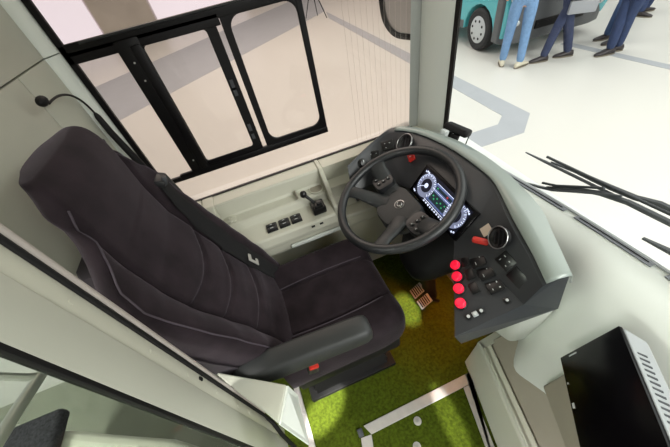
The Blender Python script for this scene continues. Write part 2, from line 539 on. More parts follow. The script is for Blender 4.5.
# park brake lever block
b = MB()
b.box((0.128, 1.0, 0.625), (0.062, 0.066, 0.036), bevel=0.006)
b.box((0.128, 0.985, 0.648), (0.04, 0.034, 0.02), bevel=0.006)
pb = part(b, 'brake_lever_base', M['switch'], con)
b = MB(); b.tube([(0.122, 1.0, 0.645), (0.105, 1.012, 0.672), (0.088, 1.03, 0.69)], [0.008, 0.007, 0.008], 10)
b.sphere((0.084, 1.035, 0.695), 0.016, (1, 1, 1.1))
part(b, 'lever', M['switch'], pb)
b = MB(); b.lathe((0.135, 0.985, 0.655), (0, 0, 1), [(0.014, 0), (0.014, 0.012), (0.009, 0.014), (0, 0.014)], 16)
part(b, 'collar', M['darkplastic'], pb)
for x in (0.075, 0.115):
    b = MB(); b.box((x, 0.9365, 0.583), (0.016, 0.004, 0.008))
    part(b, 'slot', M['switch'], con, smooth=False)
# lower trim panel of the side wall
b = MB()
b.loft([[(x, y, z) for y, z in [(1.205, 0.54), (0.965, 0.54), (0.965, 0.515), (0.985, 0.500), (0.99, 0.44), (1.005, 0.425), (1.045, 0.40), (1.05, 0.0), (1.205, 0.0)]] for x in (-0.49, 0.86)])
part(b, 'lower_panel', M['cream'], con, angle=30, bevel=0.006, bseg=3)
b = MB(); b.box((0.10, 0.976, 0.47), (0.30, 0.012, 0.022), bevel=0.005)
part(b, 'grab_edge', M['pillar'], con)

# ------------------------------------------------------------------ DRIVER SEAT
seat = thing('driver_seat', 'dark plum velour driver seat with black armrest and shoulder belt', 'seat', (0.0, 0.65, 0.0))
X0T = [(0.40, -0.125), (0.45, -0.14), (0.5, -0.158), (0.6, -0.195), (0.7, -0.235), (0.8, -0.272), (0.9, -0.305), (1.0, -0.333), (1.1, -0.343), (1.2, -0.343), (1.28, -0.348), (1.32, -0.356)]
HWT = [(0.40, 0.225), (0.45, 0.232), (0.6, 0.242), (0.8, 0.252), (0.95, 0.262), (1.05, 0.264), (1.10, 0.242), (1.14, 0.200), (1.18, 0.170), (1.22, 0.155), (1.26, 0.146), (1.33, 0.140)]
BOLT = [(0.40, 0.02), (0.5, 0.035), (0.65, 0.045), (0.8, 0.042), (0.95, 0.030), (1.06, 0.015), (1.12, 0.004), (1.33, 0.0)]
SEAM = [(0.40, 0.185), (0.5, 0.17), (0.62, 0.15), (0.72, 0.142), (0.83, 0.150), (0.92, 0.158), (1.02, 0.150), (1.15, 0.150), (1.25, 0.150), (1.29, 0.16), (1.33, 0.2)]
YC = 0.652
ZTOP = 1.285
def back_front(y, z):
    hw = interp(HWT, z)
    dy = y - YC
    s = interp(SEAM, z)
    x = interp(X0T, z)
    ad = abs(dy)
    bol = interp(BOLT, z)
    if ad > s:
        t = min(1, (ad - s) / max(hw - s, 0.02))
        x += bol * math.sin(min(1, t * 1.25) * PI / 2) 
    x += 0.010 * math.cos(min(1, ad / max(s, .05)) * PI / 2) * (1 if z < 1.1 else 0.8)
    x -= 0.013 * gauss(ad - s, 0.007) * (1 if z < 1.27 else max(0, (1.31 - z) / .04))
    if ad < s:
        for zs, bow in ((0.905, 0.04), (0.79, 0.03), (0.662, 0.02)):
            zz = zs - bow * (1 - (ad / s) ** 2)
            x -= 0.010 * gauss(z - zz, 0.006)
    return x
def edge_r(z):
    return 0.026 if z < 1.0 else lerp(0.026, 0.013, min(1, (z - 1.0) / 0.12))
def surf_x(y, z):
    rc = edge_r(z); hw = interp(HWT, z); e = min(rc, max(0, abs(y - YC) - (hw - rc)))
    return back_front(y, z) - (rc - math.sqrt(max(0, rc * rc - e * e)))
def back_ring(z, shrink=0.0, NF=84):
    """closed ring of one level of the backrest; shrink pulls it in for the rounded top"""
    hw = interp(HWT, min(z, 1.33)) - shrink
    th = 0.105 if z < 0.85 else lerp(0.105, 0.072, min(1, (z - 0.85) / 0.2))
    pts = []
    rc = edge_r(z)
    for k in range(NF + 1):
        u = -1 + 2 * k / NF
        y = YC + u * hw
        x = back_front(YC + u * (hw + shrink), min(z, 1.33))
        e = max(0, abs(u) * hw - (hw - rc))
        x -= rc - math.sqrt(max(0, rc * rc - e * e))
        x -= shrink * 0.75
        pts.append((x, y, z))
    xb = interp(X0T, z) - th + shrink * 0.3
    nb = 0.97 if z < 0.85 else lerp(0.97, 0.62, min(1, (z - 0.85) / 0.3))   # the back face is narrower towards the headrest
    xe = pts[-1][0]
    for t in (0.15, 0.35, 0.6, 0.85):
        pts.append((lerp(xe, xb + 0.012, t), YC + hw * (lerp(1, nb, t ** 1.6) + 0.01 * math.sin(t * PI)), z))
    for k in range(9):
        u = 1 - 2 * k / 8
        pts.append((xb + 0.012 * abs(u) ** 3, YC + u * hw * nb, z))
    xe = pts[0][0]
    for t in (0.85, 0.6, 0.35, 0.15):
        pts.append((lerp(xe, xb + 0.012, t), YC - hw * (lerp(1, nb, t ** 1.6) + 0.01 * math.sin(t * PI)), z))
    return pts
rings = []
z = 0.455
while z < 1.225:
    rings.append(back_ring(z)); z += 0.0065
for k in range(12):
    a = k / 11 * PI / 2
    sh = 0.030 * (1 - math.cos(a))
    rings.append(back_ring(1.225 + 0.070 * math.sin(a), sh))
b = MB(); b.loft(rings)
backrest = part(b, 'backrest', M['velour'], seat, angle=180)
# dark hard shell behind the cushion
rings = []
for k in range(40):
    z = 0.56 + 0.56 * k / 39
    hw = (interp(HWT, z) + 0.004) * (1.0 if z < 0.85 else lerp(1.0, 0.80, min(1, (z - 0.85) / 0.25)))
    xa = interp(X0T, z) - (0.052 if z < 0.85 else lerp(0.052, 0.036, min(1, (z - 0.85) / 0.2)))
    xb = interp(X0T, z) - (0.118 if z < 0.85 else lerp(0.118, 0.080, min(1, (z - 0.85) / 0.2)))
    rings.append([(xa, YC - hw, z), (xb + 0.02, YC - hw, z), (xb, YC - hw + 0.03, z), (xb, YC + hw - 0.03, z), (xb + 0.02, YC + hw, z), (xa, YC + hw, z), (xa - 0.01, YC + hw - 0.02, z), (xa - 0.01, YC - hw + 0.02, z)])
b = MB(); b.loft(rings)
part(b, 'back_shell', M['velourside'], seat, angle=40)
# piping along bolster edges (both sides) 
for s in (-1, 1):
    path = []
    for k in range(60):
        z = 0.50 + 0.74 * k / 59
        hw = interp(HWT, z)
        y = YC + s * (hw - 0.016 + 0.006 * max(0, min(1, (z - 1.0) / 0.1)))
        path.append((surf_x(y, z) + 0.0006, y, z))
    b = MB(); b.tube(path, 0.0019, 6)
    part(b, 'piping', M['piping'], backrest)
# cushion
CX0, CX1 = -0.215, 0.262
CY = 0.638; CH = 0.226
CSEAM = 0.095
def cush_top(x, y):
    ad = abs(y - CY)
    zt = 0.492 + 0.010 * (x - CX0) / (CX1 - CX0)
    s = CSEAM + 0.012 * math.sin((x - CX0) / (CX1 - CX0) * PI)
    if ad > s:
        t = min(1, (ad - s) / (CH - s))
        zt += 0.030 * math.sin(min(1, t * 1.2) * PI / 2)
    zt -= 0.007 * gauss(ad - s, 0.006)
    return zt
def cush_ring(x, drop=0.0, pull=0.0, N=72):
    hw = CH - pull
    pts = []
    rc = 0.035
    for k in range(N + 1):
        u = -1 + 2 * k / N
        y = CY + u * hw
        zt = cush_top(x, CY + u * CH) - drop
        e = max(0, abs(u) * hw - (hw - rc))
        zt -= rc - math.sqrt(max(0, rc * rc - e * e))
        pts.append((x, y, zt))
    zb = 0.345 + min(drop, 0.06) * 0.6
    ze = pts[-1][2]
    for t in (0.2, 0.5, 0.8):
        pts.append((x, CY + hw * (1 + 0.012 * math.sin(t * PI)), lerp(ze, zb, t)))
    for k in range(7):
        pts.append((x, CY + (1 - 2 * k / 6) * hw * 0.98, zb))
    for t in (0.8, 0.5, 0.2):
        pts.append((x, CY - hw * (1 + 0.012 * math.sin(t * PI)), lerp(ze, zb, t)))
    return pts
rings = []
n = 60
for k in range(n):
    x = lerp(CX0, CX1 - 0.06, k / (n - 1))
    f = (x - CX0) / (CX1 - CX0)
    rings.append(cush_ring(x, 0.0, 0.030 * max(0, f - 0.72) ** 2 * 10))
base_pull = 0.030 * max(0, (CX1 - 0.06 - CX0) / (CX1 - CX0) - 0.72) ** 2 * 10
for k in range(1, 14):
    a = k / 13 * PI / 2
    rings.append(cush_ring(CX1 - 0.06 + 0.06 * math.sin(a), 0.075 * (1 - math.cos(a)), base_pull + 0.045 * (1 - math.cos(a))))
b = MB(); b.loft(rings)
cushion = part(b, 'seat_cushion', M['velour'], seat, angle=70)
for s in (-1, 1):
    path = []
    for k in range(40):
        x = lerp(CX0 + 0.06, CX1 - 0.05, k / 39)
        sy = CSEAM + 0.012 * math.sin((x - CX0) / (CX1 - CX0) * PI) + 0.007
        y = CY + s * sy
        path.append((x, y, cush_top(x, y) + 0.0015))
    b = MB(); b.tube(path, 0.0022, 6)
    part(b, 'piping', M['piping'], cushion)
# base: black skirt and pedestal
b = MB(); b.box((0.012, 0.645, 0.295), (0.44, 0.43, 0.11), bevel=0.015)
part(b, 'seat_frame', M['rubber'], seat)
b = MB()
rings = []
for k in range(9):
    z = 0.03 + 0.22 * k / 8
    w = 0.165 if k % 2 else 0.18
    rings.append([(-0.0 - w, 0.645 - w, z), (w, 0.645 - w, z), (w, 0.645 + w, z), (-w, 0.645 + w, z)])
b.loft(rings)
part(b, 'bellows', M['rubber'], seat, smooth=False)
b = MB(); b.box((0.0, 0.645, 0.02), (0.42, 0.40, 0.025), bevel=0.005)
part(b, 'base_plate', M['rubber'], seat)
# right armrest, beam with rounded end
def armbeam(pts, w, h):
    """rounded beam lofted along a path in XZ, given half sizes"""
    rings = []
    for (x, y, z, sw, sh) in pts:
        ring = []
        for k in range(20):
            a = 2 * PI * k / 20
            ca, sa = math.cos(a), math.sin(a)
            ring.append((x, y + w * sw * math.copysign(abs(ca) ** 0.45, ca), z + h * sh * math.copysign(abs(sa) ** 0.45, sa)))
        rings.append(ring)
    return rings
b = MB()
b.loft(armbeam([(-0.305, 0.392, 0.660, 0.6, 0.7), (-0.298, 0.392, 0.660, 0.9, 0.95), (-0.20, 0.385, 0.670, 1, 1.12), (-0.10, 0.380, 0.672, 1, 1.1), (0.04, 0.372, 0.676, 1, 1.0), (0.075, 0.370, 0.677, 0.98, 0.95), (0.092, 0.370, 0.677, 0.85, 0.8), (0.098, 0.370, 0.677, 0.55, 0.5)], 0.035, 0.037))
part(b, 'armrest', M['armplastic'], seat, angle=50)
b = MB(); b.box((-0.215, 0.415, 0.655), (0.06, 0.05, 0.06), bevel=0.01)
part(b, 'arm_bracket', M['rubber'], seat)
# folded-up left armrest beside the backrest
b = MB()
path = [(-0.345, 0.925, 1.05), (-0.342, 0.928, 1.04), (-0.340, 0.93, 0.98), (-0.328, 0.93, 0.86), (-0.290, 0.93, 0.75), (-0.262, 0.93, 0.64), (-0.255, 0.93, 0.52)]
b.tube(path, [0.010, 0.020, 0.026, 0.027, 0.028, 0.028, 0.026], 12)
part(b, 'folded_armrest', M['armplastic'], seat)
# belt guide, belt, tongue, buckle
b = MB()
prev = None
ctrl = [Vector(v) for v in ((-0.322, 0.892, 1.05), (-0.312, 0.895, 0.93), (-0.282, 0.895, 0.81), (-0.245, 0.895, 0.70), (-0.205, 0.892, 0.60), (-0.165, 0.89, 0.47), (-0.14, 0.893, 0.37))]
path = []
for k in range(31):
    t = k / 30 * (len(ctrl) - 1)
    i = min(int(t), len(ctrl) - 2)
    path.append(tuple(ctrl[i].lerp(ctrl[i + 1], t - i)))
BELT = [(0.50, 0.822), (0.522, 0.817), (0.62, 0.807), (0.732, 0.806), (0.824, 0.815), (0.889, 0.827), (0.972, 0.838), (1.06, 0.856)]
rows = []
for k in range(45):
    z = 1.06 - 0.55 * k / 44
    yc = interp(BELT, z)
    row = []
    for dy in (-0.023, -0.012, 0.0, 0.012, 0.023):
        row.append((max(surf_x(yc + dy + e_, z) for e_ in (-0.008, 0, 0.008)) + 0.006, yc + dy, z + dy * 0.35))
    rows.append(row)
rows.append([(x + 0.035, y + 0.004, z - 0.012) for x, y, z in rows[-1]])
rows.append([(x + 0.030, y + 0.010, z - 0.002) for x, y, z in rows[-1]])
b.loft(rows, closed=False, caps=False)
blt = part(b, 'seat_belt', M['belt'], seat, solid=0.003, angle=180)
b = MB()
tw, td, tn = Vector((0, 1, 0)), Vector((0.36, 0, -0.93)).normalized(), Vector((0.93, 0, 0.36)).normalized()
tc0 = Vector((surf_x(0.806, 0.672) + 0.024, 0.806, 0.672))
def tq(a, c):
    return tuple(tc0 + tw * a + td * c)
b.ring_prism([tq(-0.027, -0.022), tq(0.027, -0.022), tq(0.022, 0.034), tq(-0.022, 0.034)], [tq(-0.013, -0.006), tq(0.013, -0.006), tq(0.010, 0.020), tq(-0.010, 0.020)], tn * 0.004)
part(b, 'belt_tongue', M['steel'], blt, bevel=0.0015)
b = MB(); b.box((-0.322, 0.862, 1.062), (0.03, 0.05, 0.022), Euler((0, 0.4, 0)).to_matrix(), bevel=0.006)
bg = part(b, 'belt_guide', M['darkplastic'], seat)
b = MB(); b.box((-0.308, 0.85, 1.064), (0.014, 0.016, 0.026), Euler((0, 0.4, 0)).to_matrix(), bevel=0.004)
part(b, 'guide_clip', M['vent'], bg)
b = MB(); b.box((-0.105, 0.385, 0.55), (0.036, 0.028, 0.07), Euler((0.0, 0.25, 0)).to_matrix(), bevel=0.006)
bk = part(b, 'belt_buckle', M['darkplastic'], seat)
b = MB(); b.box((-0.100, 0.366, 0.580), (0.030, 0.012, 0.012), Euler((0.0, 0.25, 0)).to_matrix(), bevel=0.003)
part(b, 'release_button', M['redknob'], bk)

# ------------------------------------------------------------------ gooseneck microphone
mic = thing('gooseneck_microphone', 'black gooseneck microphone reaching over the seat from the window corner', 'microphone', (-0.44, 1.13, 0.98))
b = MB(); b.tube([(-0.437, 1.125, 0.95), (-0.45, 1.135, 1.04), (-0.466, 1.145, 1.14), (-0.470, 1.15, 1.195), (-0.471, 1.151, 1.207)], [0.012, 0.012, 0.0105, 0.009, 0.005], 12)
part(b, 'stem', M['rubber'], mic)
ng = []
for k in range(20):
    t = k / 19
    p0, p1, p2, p3 = [Vector(v) for v in ((-0.471, 1.151, 1.205), (-0.470, 1.135, 1.285), (-0.464, 1.04, 1.312), (-0.455, 0.93, 1.312))]
    ng.append(p0 * (1 - t) ** 3 + p1 * 3 * t * (1 - t) ** 2 + p2 * 3 * t * t * (1 - t) + p3 * t ** 3)
b = MB(); b.tube(ng, 0.0032, 8)
part(b, 'gooseneck', M['rubber'], mic)
b = MB(); b.sphere((-0.455, 0.912, 1.324), 0.0125, (0.95, 1.5, 1.0))
part(b, 'windshield_foam', M['rubber'], mic)

# ------------------------------------------------------------------ STEERING WHEEL
WC = Vector((0.369, 0.709, 0.802)); WA = 0.339
U = Vector((math.cos(WA), 0, math.sin(WA))); V = Vector((0, 1, 0)); N = U.cross(V).normalized()
if N.z < 0:
    N = -N
def wp(a, b_, h=0.0):
    return WC + U * a + V * b_ + N * h
sw = thing('steering_wheel', 'black four-spoke steering wheel in front of the lit cluster', 'steering wheel', tuple(WC))
b = MB(); b.tube([wp(0.215 * math.cos(2 * PI * k / 72), 0.215 * math.sin(2 * PI * k / 72)) for k in range(72)], 0.0165, 14, closed=True, up=tuple(N))
part(b, 'rim', M['wheel'], sw, angle=180)
# hub pad, dished below the rim
def pad(outline, h0, h1, shrink=0.86):
    cx = sum(p[0] for p in outline) / len(outline); cy = sum(p[1] for p in outline) / len(outline)
    r0 = [wp(p[0], p[1], h0) for p in outline]
    r1 = [wp(p[0], p[1], lerp(h0, h1, 0.7)) for p in outline]
    r2 = [wp(cx + (p[0] - cx) * (1 + shrink) / 2, cy + (p[1] - cy) * (1 + shrink) / 2, lerp(h0, h1, 0.95)) for p in outline]
    r3 = [wp(cx + (p[0] - cx) * shrink * 0.8, cy + (p[1] - cy) * shrink * 0.8, h1) for p in outline]
    return [r0, r1, r2, r3]
def smooth_poly(pts, n=6):
    out = []
    L = len(pts)
    for i in range(L):
        p0, p1, p2, p3 = [Vector(pts[(i + j - 1) % L]) for j in range(4)]
        for k in range(n):
            t = k / n
            q = 0.5 * ((2 * p1) + (p2 - p0) * t + (2 * p0 - 5 * p1 + 4 * p2 - p3) * t * t + (3 * p1 - p0 - 3 * p2 + p3) * t ** 3)
            out.append((q.x, q.y))
    return out
hub_out = smooth_poly([(0.055, 0.0), (0.05, 0.07), (0.0, 0.095), (-0.055, 0.085), (-0.085, 0.045), (-0.092, 0.0), (-0.085, -0.045), (-0.055, -0.085), (0.0, -0.095), (0.05, -0.07)])
b = MB(); b.loft(pad(hub_out, -0.10, -0.050))
hub = part(b, 'hub', M['hub'], sw, angle=50)
b = MB(); b.lathe(wp(-0.004, 0, -0.051), N, [(0.019, 0), (0.019, 0.003), (0.0165, 0.0035), (0.0165, 0.001), (0.0, 0.001)], 28)
em = part(b, 'emblem', M['chrome'], hub)
# plain round emblem: ring with a shallow domed inner bar
b = MB(); b.tube([wp(-0.004 + 0.0085 * math.cos(2 * PI * k / 20), 0.010 * math.sin(2 * PI * k / 20), -0.0485) for k in range(20)], 0.0022, 6, closed=True)
part(b, 'emblem_mark', M['chrome'], em)
b = MB(); b.lathe(wp(-0.004, 0, -0.0502), N, [(0.016, 0), (0.016, 0.0008), (0, 0.0008)], 24)
part(b, 'emblem_field', M['switch'], em)
def spoke(a_hub, r_hub, a_rim, wid0, wid1, h0=-0.066, h1=-0.004, thick=0.018):
    a0, a1 = math.radians(a_hub), math.radians(a_rim)
    P0 = Vector((math.cos(a0) * r_hub, math.sin(a0) * r_hub)); P1 = Vector((math.cos(a1) * 0.212, math.sin(a1) * 0.212))
    rings = []
    for k in range(9):
        t = k / 8
        c = P0.lerp(P1, t)
        d = (P1 - P0).normalized(); nrm = Vector((-d.y, d.x))
        w = lerp(wid0, wid1, t) + 0.012 * (2 * t - 1) ** 4
        h = lerp(h0, h1, t * t * (3 - 2 * t))
        th = lerp(thick, 0.011, t)
        ring = []
        for j in range(14):
            a = 2 * PI * j / 14
            q = c + nrm * (w * math.cos(a))
            ring.append(wp(q.x, q.y, h + th * math.sin(a)))
        rings.append(ring)
    b = MB(); b.loft(rings)
    return part(b, 'spoke', M['hub'], sw, angle=60)
spoke(120, 0.055, 128, 0.036, 0.020)
spoke(-120, 0.055, -136, 0.036, 0.020)
spoke(88, 0.07, 84, 0.036, 0.028)
spoke(-88, 0.07, -84, 0.036, 0.028)
# multi-function button pods
for s in (1, -1):
    pts = smooth_poly([(0.036, 0.100 * s), (0.040, 0.165 * s), (0.012, 0.178 * s), (-0.030, 0.165 * s), (-0.034, 0.105 * s), (0.0, 0.092 * s)], 5)
    if s < 0:
        pts = list(reversed(pts))
    b = MB(); b.loft(pad(pts, -0.055, -0.026, 0.92))
    pod = part(b, 'button_pod', M['pod'], sw, angle=50)
    for i in range(3):
        for j in range(2):
            c = wp(-0.018 + 0.021 * i, s * (0.123 + 0.026 * j), -0.0255)
            b = MB(); b.lathe(c, N, [(0.0082, 0), (0.0082, 0.0025), (0.0065, 0.0035), (0, 0.0035)], 12)
            bt = part(b, 'button', M['switch'], pod)
            b = MB(); b.box(c + N * 0.0038, (0.0045, 0.002, 0.0006), Euler((0, -WA, 0.4 * i)).to_matrix())
            part(b, 'button_mark', M['icon'], pod, smooth=False)
# steering column and stalks
b = MB(); b.tube([wp(0, 0, -0.085), wp(0.01, 0, -0.13), wp(0.05, -0.005, -0.22), Vector((0.50, 0.70, 0.45)), Vector((0.54, 0.70, 0.12)), Vector((0.55, 0.70, 0.01))], [0.058, 0.066, 0.058, 0.042, 0.035, 0.04], 18)
col = thing('steering_column', 'black steering column running down to the green mat behind the wheel', 'steering column', (0.55, 0.70, 0.0))
part(b, 'shroud', M['rubber'], col, angle=50)
for s, p in ((1, [wp(0.03, 0.05, -0.09), wp(0.035, 0.12, -0.07), wp(0.03, 0.185, -0.055)]), (-1, [wp(0.03, -0.05, -0.09), wp(0.03, -0.12, -0.075), wp(0.02, -0.17, -0.07)])):
    b = MB(); b.tube(p, [0.008, 0.008, 0.012], 10)
    part(b, 'stalk', M['rubber'], col)

# ------------------------------------------------------------------ DASHBOARD
dash = thing('dashboard', 'wide pale dashboard with dark wraparound instrument binnacle', 'dashboard', (0.7, 0.4, 0.0))
# stations round the binnacle: B lower face edge, F fold, I inner rim, O outer rim, W outer wall foot, L lip foot
ST = [
 ((.270,.900,.720),(.275,.930,.760),(.283,.955,.800),(.288,.975,.803),(.295,.985,.66),(.285,.905,.66)),
 ((.370,.900,.725),(.400,.960,.770),(.425,1.020,.822),(.435,1.045,.826),(.445,1.055,.66),(.385,.905,.66)),
 ((.440,.840,.735),(.485,.920,.785),(.518,1.035,.846),(.540,1.062,.850),(.555,1.075,.66),(.47,.86,.66)),
 ((.465,.770,.740),(.535,.800,.830),(.580,.940,.858),(.612,.962,.862),(.640,.98,.66),(.50,.78,.66)),
 ((.465,.700,.742),(.535,.700,.835),(.612,.795,.864),(.664,.805,.866),(.70,.83,.66),(.50,.70,.66)),
 ((.462,.600,.742),(.530,.590,.833),(.618,.665,.866),(.676,.675,.868),(.71,.69,.66),(.50,.60,.66)),
 ((.460,.500,.740),(.522,.485,.826),(.608,.542,.866),(.668,.550,.868),(.70,.56,.66),(.495,.50,.66)),
 ((.412,.425,.702),(.472,.395,.762),(.553,.402,.852),(.638,.402,.864),(.67,.40,.66),(.44,.42,.63)),
 ((.360,.345,.690),(.472,.318,.746),(.528,.302,.830),(.600,.312,.850),(.63,.30,.66),(.385,.345,.615)),
 ((.292,.246,.680),(.482,.231,.731),(.508,.228,.806),(.560,.214,.828),(.595,.205,.66),(.325,.246,.60)),
]
def strip(idx_a, idx_b, nm, m, n=6, par=dash, st=None, **k):
    S = st or ST
    rows = []
    for i in range(len(S) - 1):
        for j in range(n if i < len(S) - 2 else n + 1):
            t = j / n
            row = []
            for idx in (idx_a, idx_b):
                p0 = Vector(S[max(i - 1, 0)][idx]); p1 = Vector(S[i][idx]); p2 = Vector(S[i + 1][idx]); p3 = Vector(S[min(i + 2, len(S) - 1)][idx])
                lin = p1.lerp(p2, t)
                cr = 0.5 * ((2 * p1) + (p2 - p0) * t + (2 * p0 - 5 * p1 + 4 * p2 - p3) * t * t + (3 * p1 - p0 - 3 * p2 + p3) * t ** 3)
                row.append(lin.lerp(cr, 0.8))
            rows.append(row)
    return rows
# one shell for the binnacle body
def full_rows():
    A = {i: strip(i, i, '', None) for i in range(6)}
    rows = []
    for r in range(len(A[0])):
        L, B, F, I, O, W = (A[k][r][0] for k in (5, 0, 1, 2, 3, 4))
        ridge = I.lerp(O, 0.5) + Vector((0, 0, 0.006))
        rows.append((L, B, F, I, ridge, O, W))
    return rows
FR = full_rows()
def shell(idx, nm, m, par, **k):
    b = MB()
    rings = [[r[i] for i in idx] for r in FR]
    b.loft(rings, closed=False, caps=False)
    return part(b, nm, m, par, **k)
bin_face = shell((0, 1, 2, 3), 'binnacle_face', M['dashface'], dash, angle=28)
shell((3, 4, 5, 6), 'binnacle_cowl', M['dashdark'], dash, angle=40)
# end caps of both wings
b = MB()
r = FR[-1]
b.faces_from([r[0], r[1], r[2], r[3], r[4], r[5], r[6]], [(0, 1, 2, 3, 4, 5, 6)])
r = FR[0]
b.faces_from([r[0], r[1], r[2], r[3], r[4], r[5], r[6]], [(6, 5, 4, 3, 2, 1, 0)])
# underside
for A, B in zip(FR, FR[1:]):
    b.faces_from([A[0], A[6], B[6], B[0]], [(0, 1, 2, 3)])
part(b, 'wing_end', M['dashdark'], dash, smooth=False)
# satin trim lying over the cowl of the middle and right wing
b = MB()
rows = []
for i, r in enumerate(FR):
    if i < 13:
        continue
    I, O, W = r[3], r[5], r[6]
    a = I.lerp(O, 0.10) + Vector((0, 0, 0.0085))
    m_ = I.lerp(O, 0.55) + Vector((0, 0, 0.0115))
    c_ = O + Vector((0.010, 0, 0.002))
    e_ = O.lerp(W, 0.22) + Vector((0.016, 0, 0.0))
    rows.append((a, m_, c_, e_))
b.loft(rows, closed=False, caps=False)
part(b, 'cowl_trim', M['cowl'], dash, angle=60, solid=0.004, solid_off=-1)

# local frame on the face between B and F of station range
def face_pt(i0, t_along, t_up, seg=(0, 1), off=0.0):
    """point on the face: station index (float) and height fraction between two edge curves"""
    i = max(0, min(len(ST) - 2, int(i0 + t_along)))
    f = i0 + t_along - i
    a = Vector(ST[i][seg[0]]).lerp(Vector(ST[i + 1][seg[0]]), f)
    c = Vector(ST[i][seg[1]]).lerp(Vector(ST[i + 1][seg[1]]), f)
    p = a.lerp(c, t_up)
    al = (Vector(ST[i + 1][seg[0]]) - Vector(ST[i][seg[0]])).normalized()
    up = (c - a).normalized()
    al = (al - up * al.dot(up)).normalized()
    nrm = al.cross(up)
    if nrm.z < 0:
        nrm = -nrm
    rot = Matrix((al, up, nrm)).transposed()
    return p + nrm * off, rot, nrm, al, up

# --- instrument screen: flat panel between lower and upper edge of the middle of the face
SL, SR = Vector((0.470, 0.757, 0.748)), Vector((0.462, 0.498, 0.746))
TL, TR = Vector((0.531, 0.752, 0.829)), Vector((0.523, 0.484, 0.826))
su = (SR - SL); su_n = su.normalized(); sv = (TL - SL); sv_n = (sv - su_n * sv.dot(su_n)).normalized(); sn = su_n.cross(sv_n)
if sn.z < 0:
    sn = -sn
WS, HS = 0.262, 0.100
org = SL + sn * 0.006
def sp(u, v, h=0.0):
    return org + su_n * u + sv_n * v + sn * h
srot = Matrix((su_n, sv_n, sn)).transposed()
b = MB(); b.box(sp(WS / 2, HS / 2, -0.004), (WS + 0.030, HS + 0.016, 0.012), srot, bevel=0.003)
cl = part(b, 'instrument_cluster', M['screenblack'], dash)
b = MB(); b.box(sp(WS / 2, HS / 2, 0.0024), (WS - 0.004, HS - 0.004, 0.001), srot)
part(b, 'display', M['scr_bg'], cl, smooth=False)
def srect(b, u0, u1, v0, v1, h=0.0034):
    b.box(sp((u0 + u1) / 2, (v0 + v1) / 2, h), (u1 - u0, v1 - v0, 0.0006), srot)
b = MB(); srect(b, 0.078, 0.186, 0.018, 0.084, 0.0032)
part(b, 'centre_field', M['scr_panel'], cl, smooth=False)
b = MB(); srect(b, 0.088, 0.176, 0.024, 0.056, 0.0038); srect(b, 0.088, 0.176, 0.068, 0.078, 0.0038)
part(b, 'readout', M['scr_dark'], cl, smooth=False)
for cu in (0.046, 0.216):
    c = sp(cu, 0.051, 0.003)
    b = MB(); b.lathe(c, sn, [(0.044, 0), (0.044, 0.0006), (0.0, 0.0006)], 40)
    dl = part(b, 'dial', M['scr_dial'], cl, smooth=False)
    b = MB(); b.lathe(c, sn, [(0.0255, 0.0006), (0.0255, 0.0009), (0.0, 0.0009)], 32)
    part(b, 'dial_face', M['scr_bg'], cl, smooth=False)
    b = MB()
    b.lathe(c, sn, [(0.009, 0.0009), (0.009, 0.0016), (0.0, 0.0016)], 20)
    for k in range(27):
        a = math.radians(-40 + 260 * k / 26)
        r0, r1 = (0.034, 0.0425) if k % 2 == 0 else (0.0385, 0.0425)
        p = c + (su_n * math.cos(a) + sv_n * math.sin(a)) * ((r0 + r1) / 2) + sn * 0.001
        ax = (su_n * math.cos(a) + sv_n * math.sin(a)); ay = sn.cross(ax)
        b.box(p, (r1 - r0, 0.0018 if k % 2 else 0.0028, 0.0006), Matrix((ax, ay, sn)).transposed())
    a = math.radians(215)
    ax = (su_n * math.cos(a) + sv_n * math.sin(a)); ay = sn.cross(ax)
    b.box(c + ax * 0.017 + sn * 0.0016, (0.03, 0.0022, 0.0006), Matrix((ax, ay, sn)).transposed())
    part(b, 'scale', M['scr_white'], cl, smooth=False)
b = MB()
srect(b, 0.082, 0.182, 0.0845, 0.0865); srect(b, 0.082, 0.182, 0.0615, 0.063)
srect(b, 0.07, 0.194, 0.0125, 0.0145)
for k in range(9):
    srect(b, 0.074 + 0.0135 * k, 0.081 + 0.0135 * k, 0.004, 0.0095)
for (u, v) in ((0.006, 0.088), (0.014, 0.091), (0.022, 0.090), (0.006, 0.008), (0.013, 0.006), (0.246, 0.090), (0.253, 0.086), (0.238, 0.092), (0.254, 0.010), (0.246, 0.006)):
    srect(b, u - 0.003, u + 0.003, v - 0.0028, v + 0.0028)
part(b, 'screen_markings', M['scr_white'], cl, smooth=False)
for (u, v) in ((0.10, 0.045), (0.11, 0.037), (0.122, 0.046), (0.132, 0.035), (0.145, 0.043), (0.158, 0.034), (0.165, 0.046), (0.098, 0.073)):
    b = MB(); srect(b, u - 0.003, u + 0.003, v - 0.0022, v + 0.0022, 0.0044)
    part(b, 'green_symbol', M['scr_green'], cl, smooth=False)
b = MB(); srect(b, 0.150, 0.157, 0.070, 0.0765, 0.0044)
part(b, 'red_symbol', M['scr_red'], cl, smooth=False)

# --- helper to place flat modules on the face
def module(nm, i0, t, seg, sx, sy, h, m, off=0.0, bev=0.002, par=None):
    p, rot, nrm, al, up = face_pt(i0, 0, t, seg, off)
    b = MB(); b.box(p, (sx, sy, h), rot, bevel=bev)
    return part(b, nm, m, par or dash), p, rot, nrm, al, up
def marks(sw_, p, rot, nrm, al, up, h, lst):
    b = MB()
    for (a, c, s1, s2) in lst:
        b.box(p + al * a + up * c + nrm * h, (s1, s2, 0.0006), rot)
    part(b, 'switch_mark', M['icon'], sw_, smooth=False)
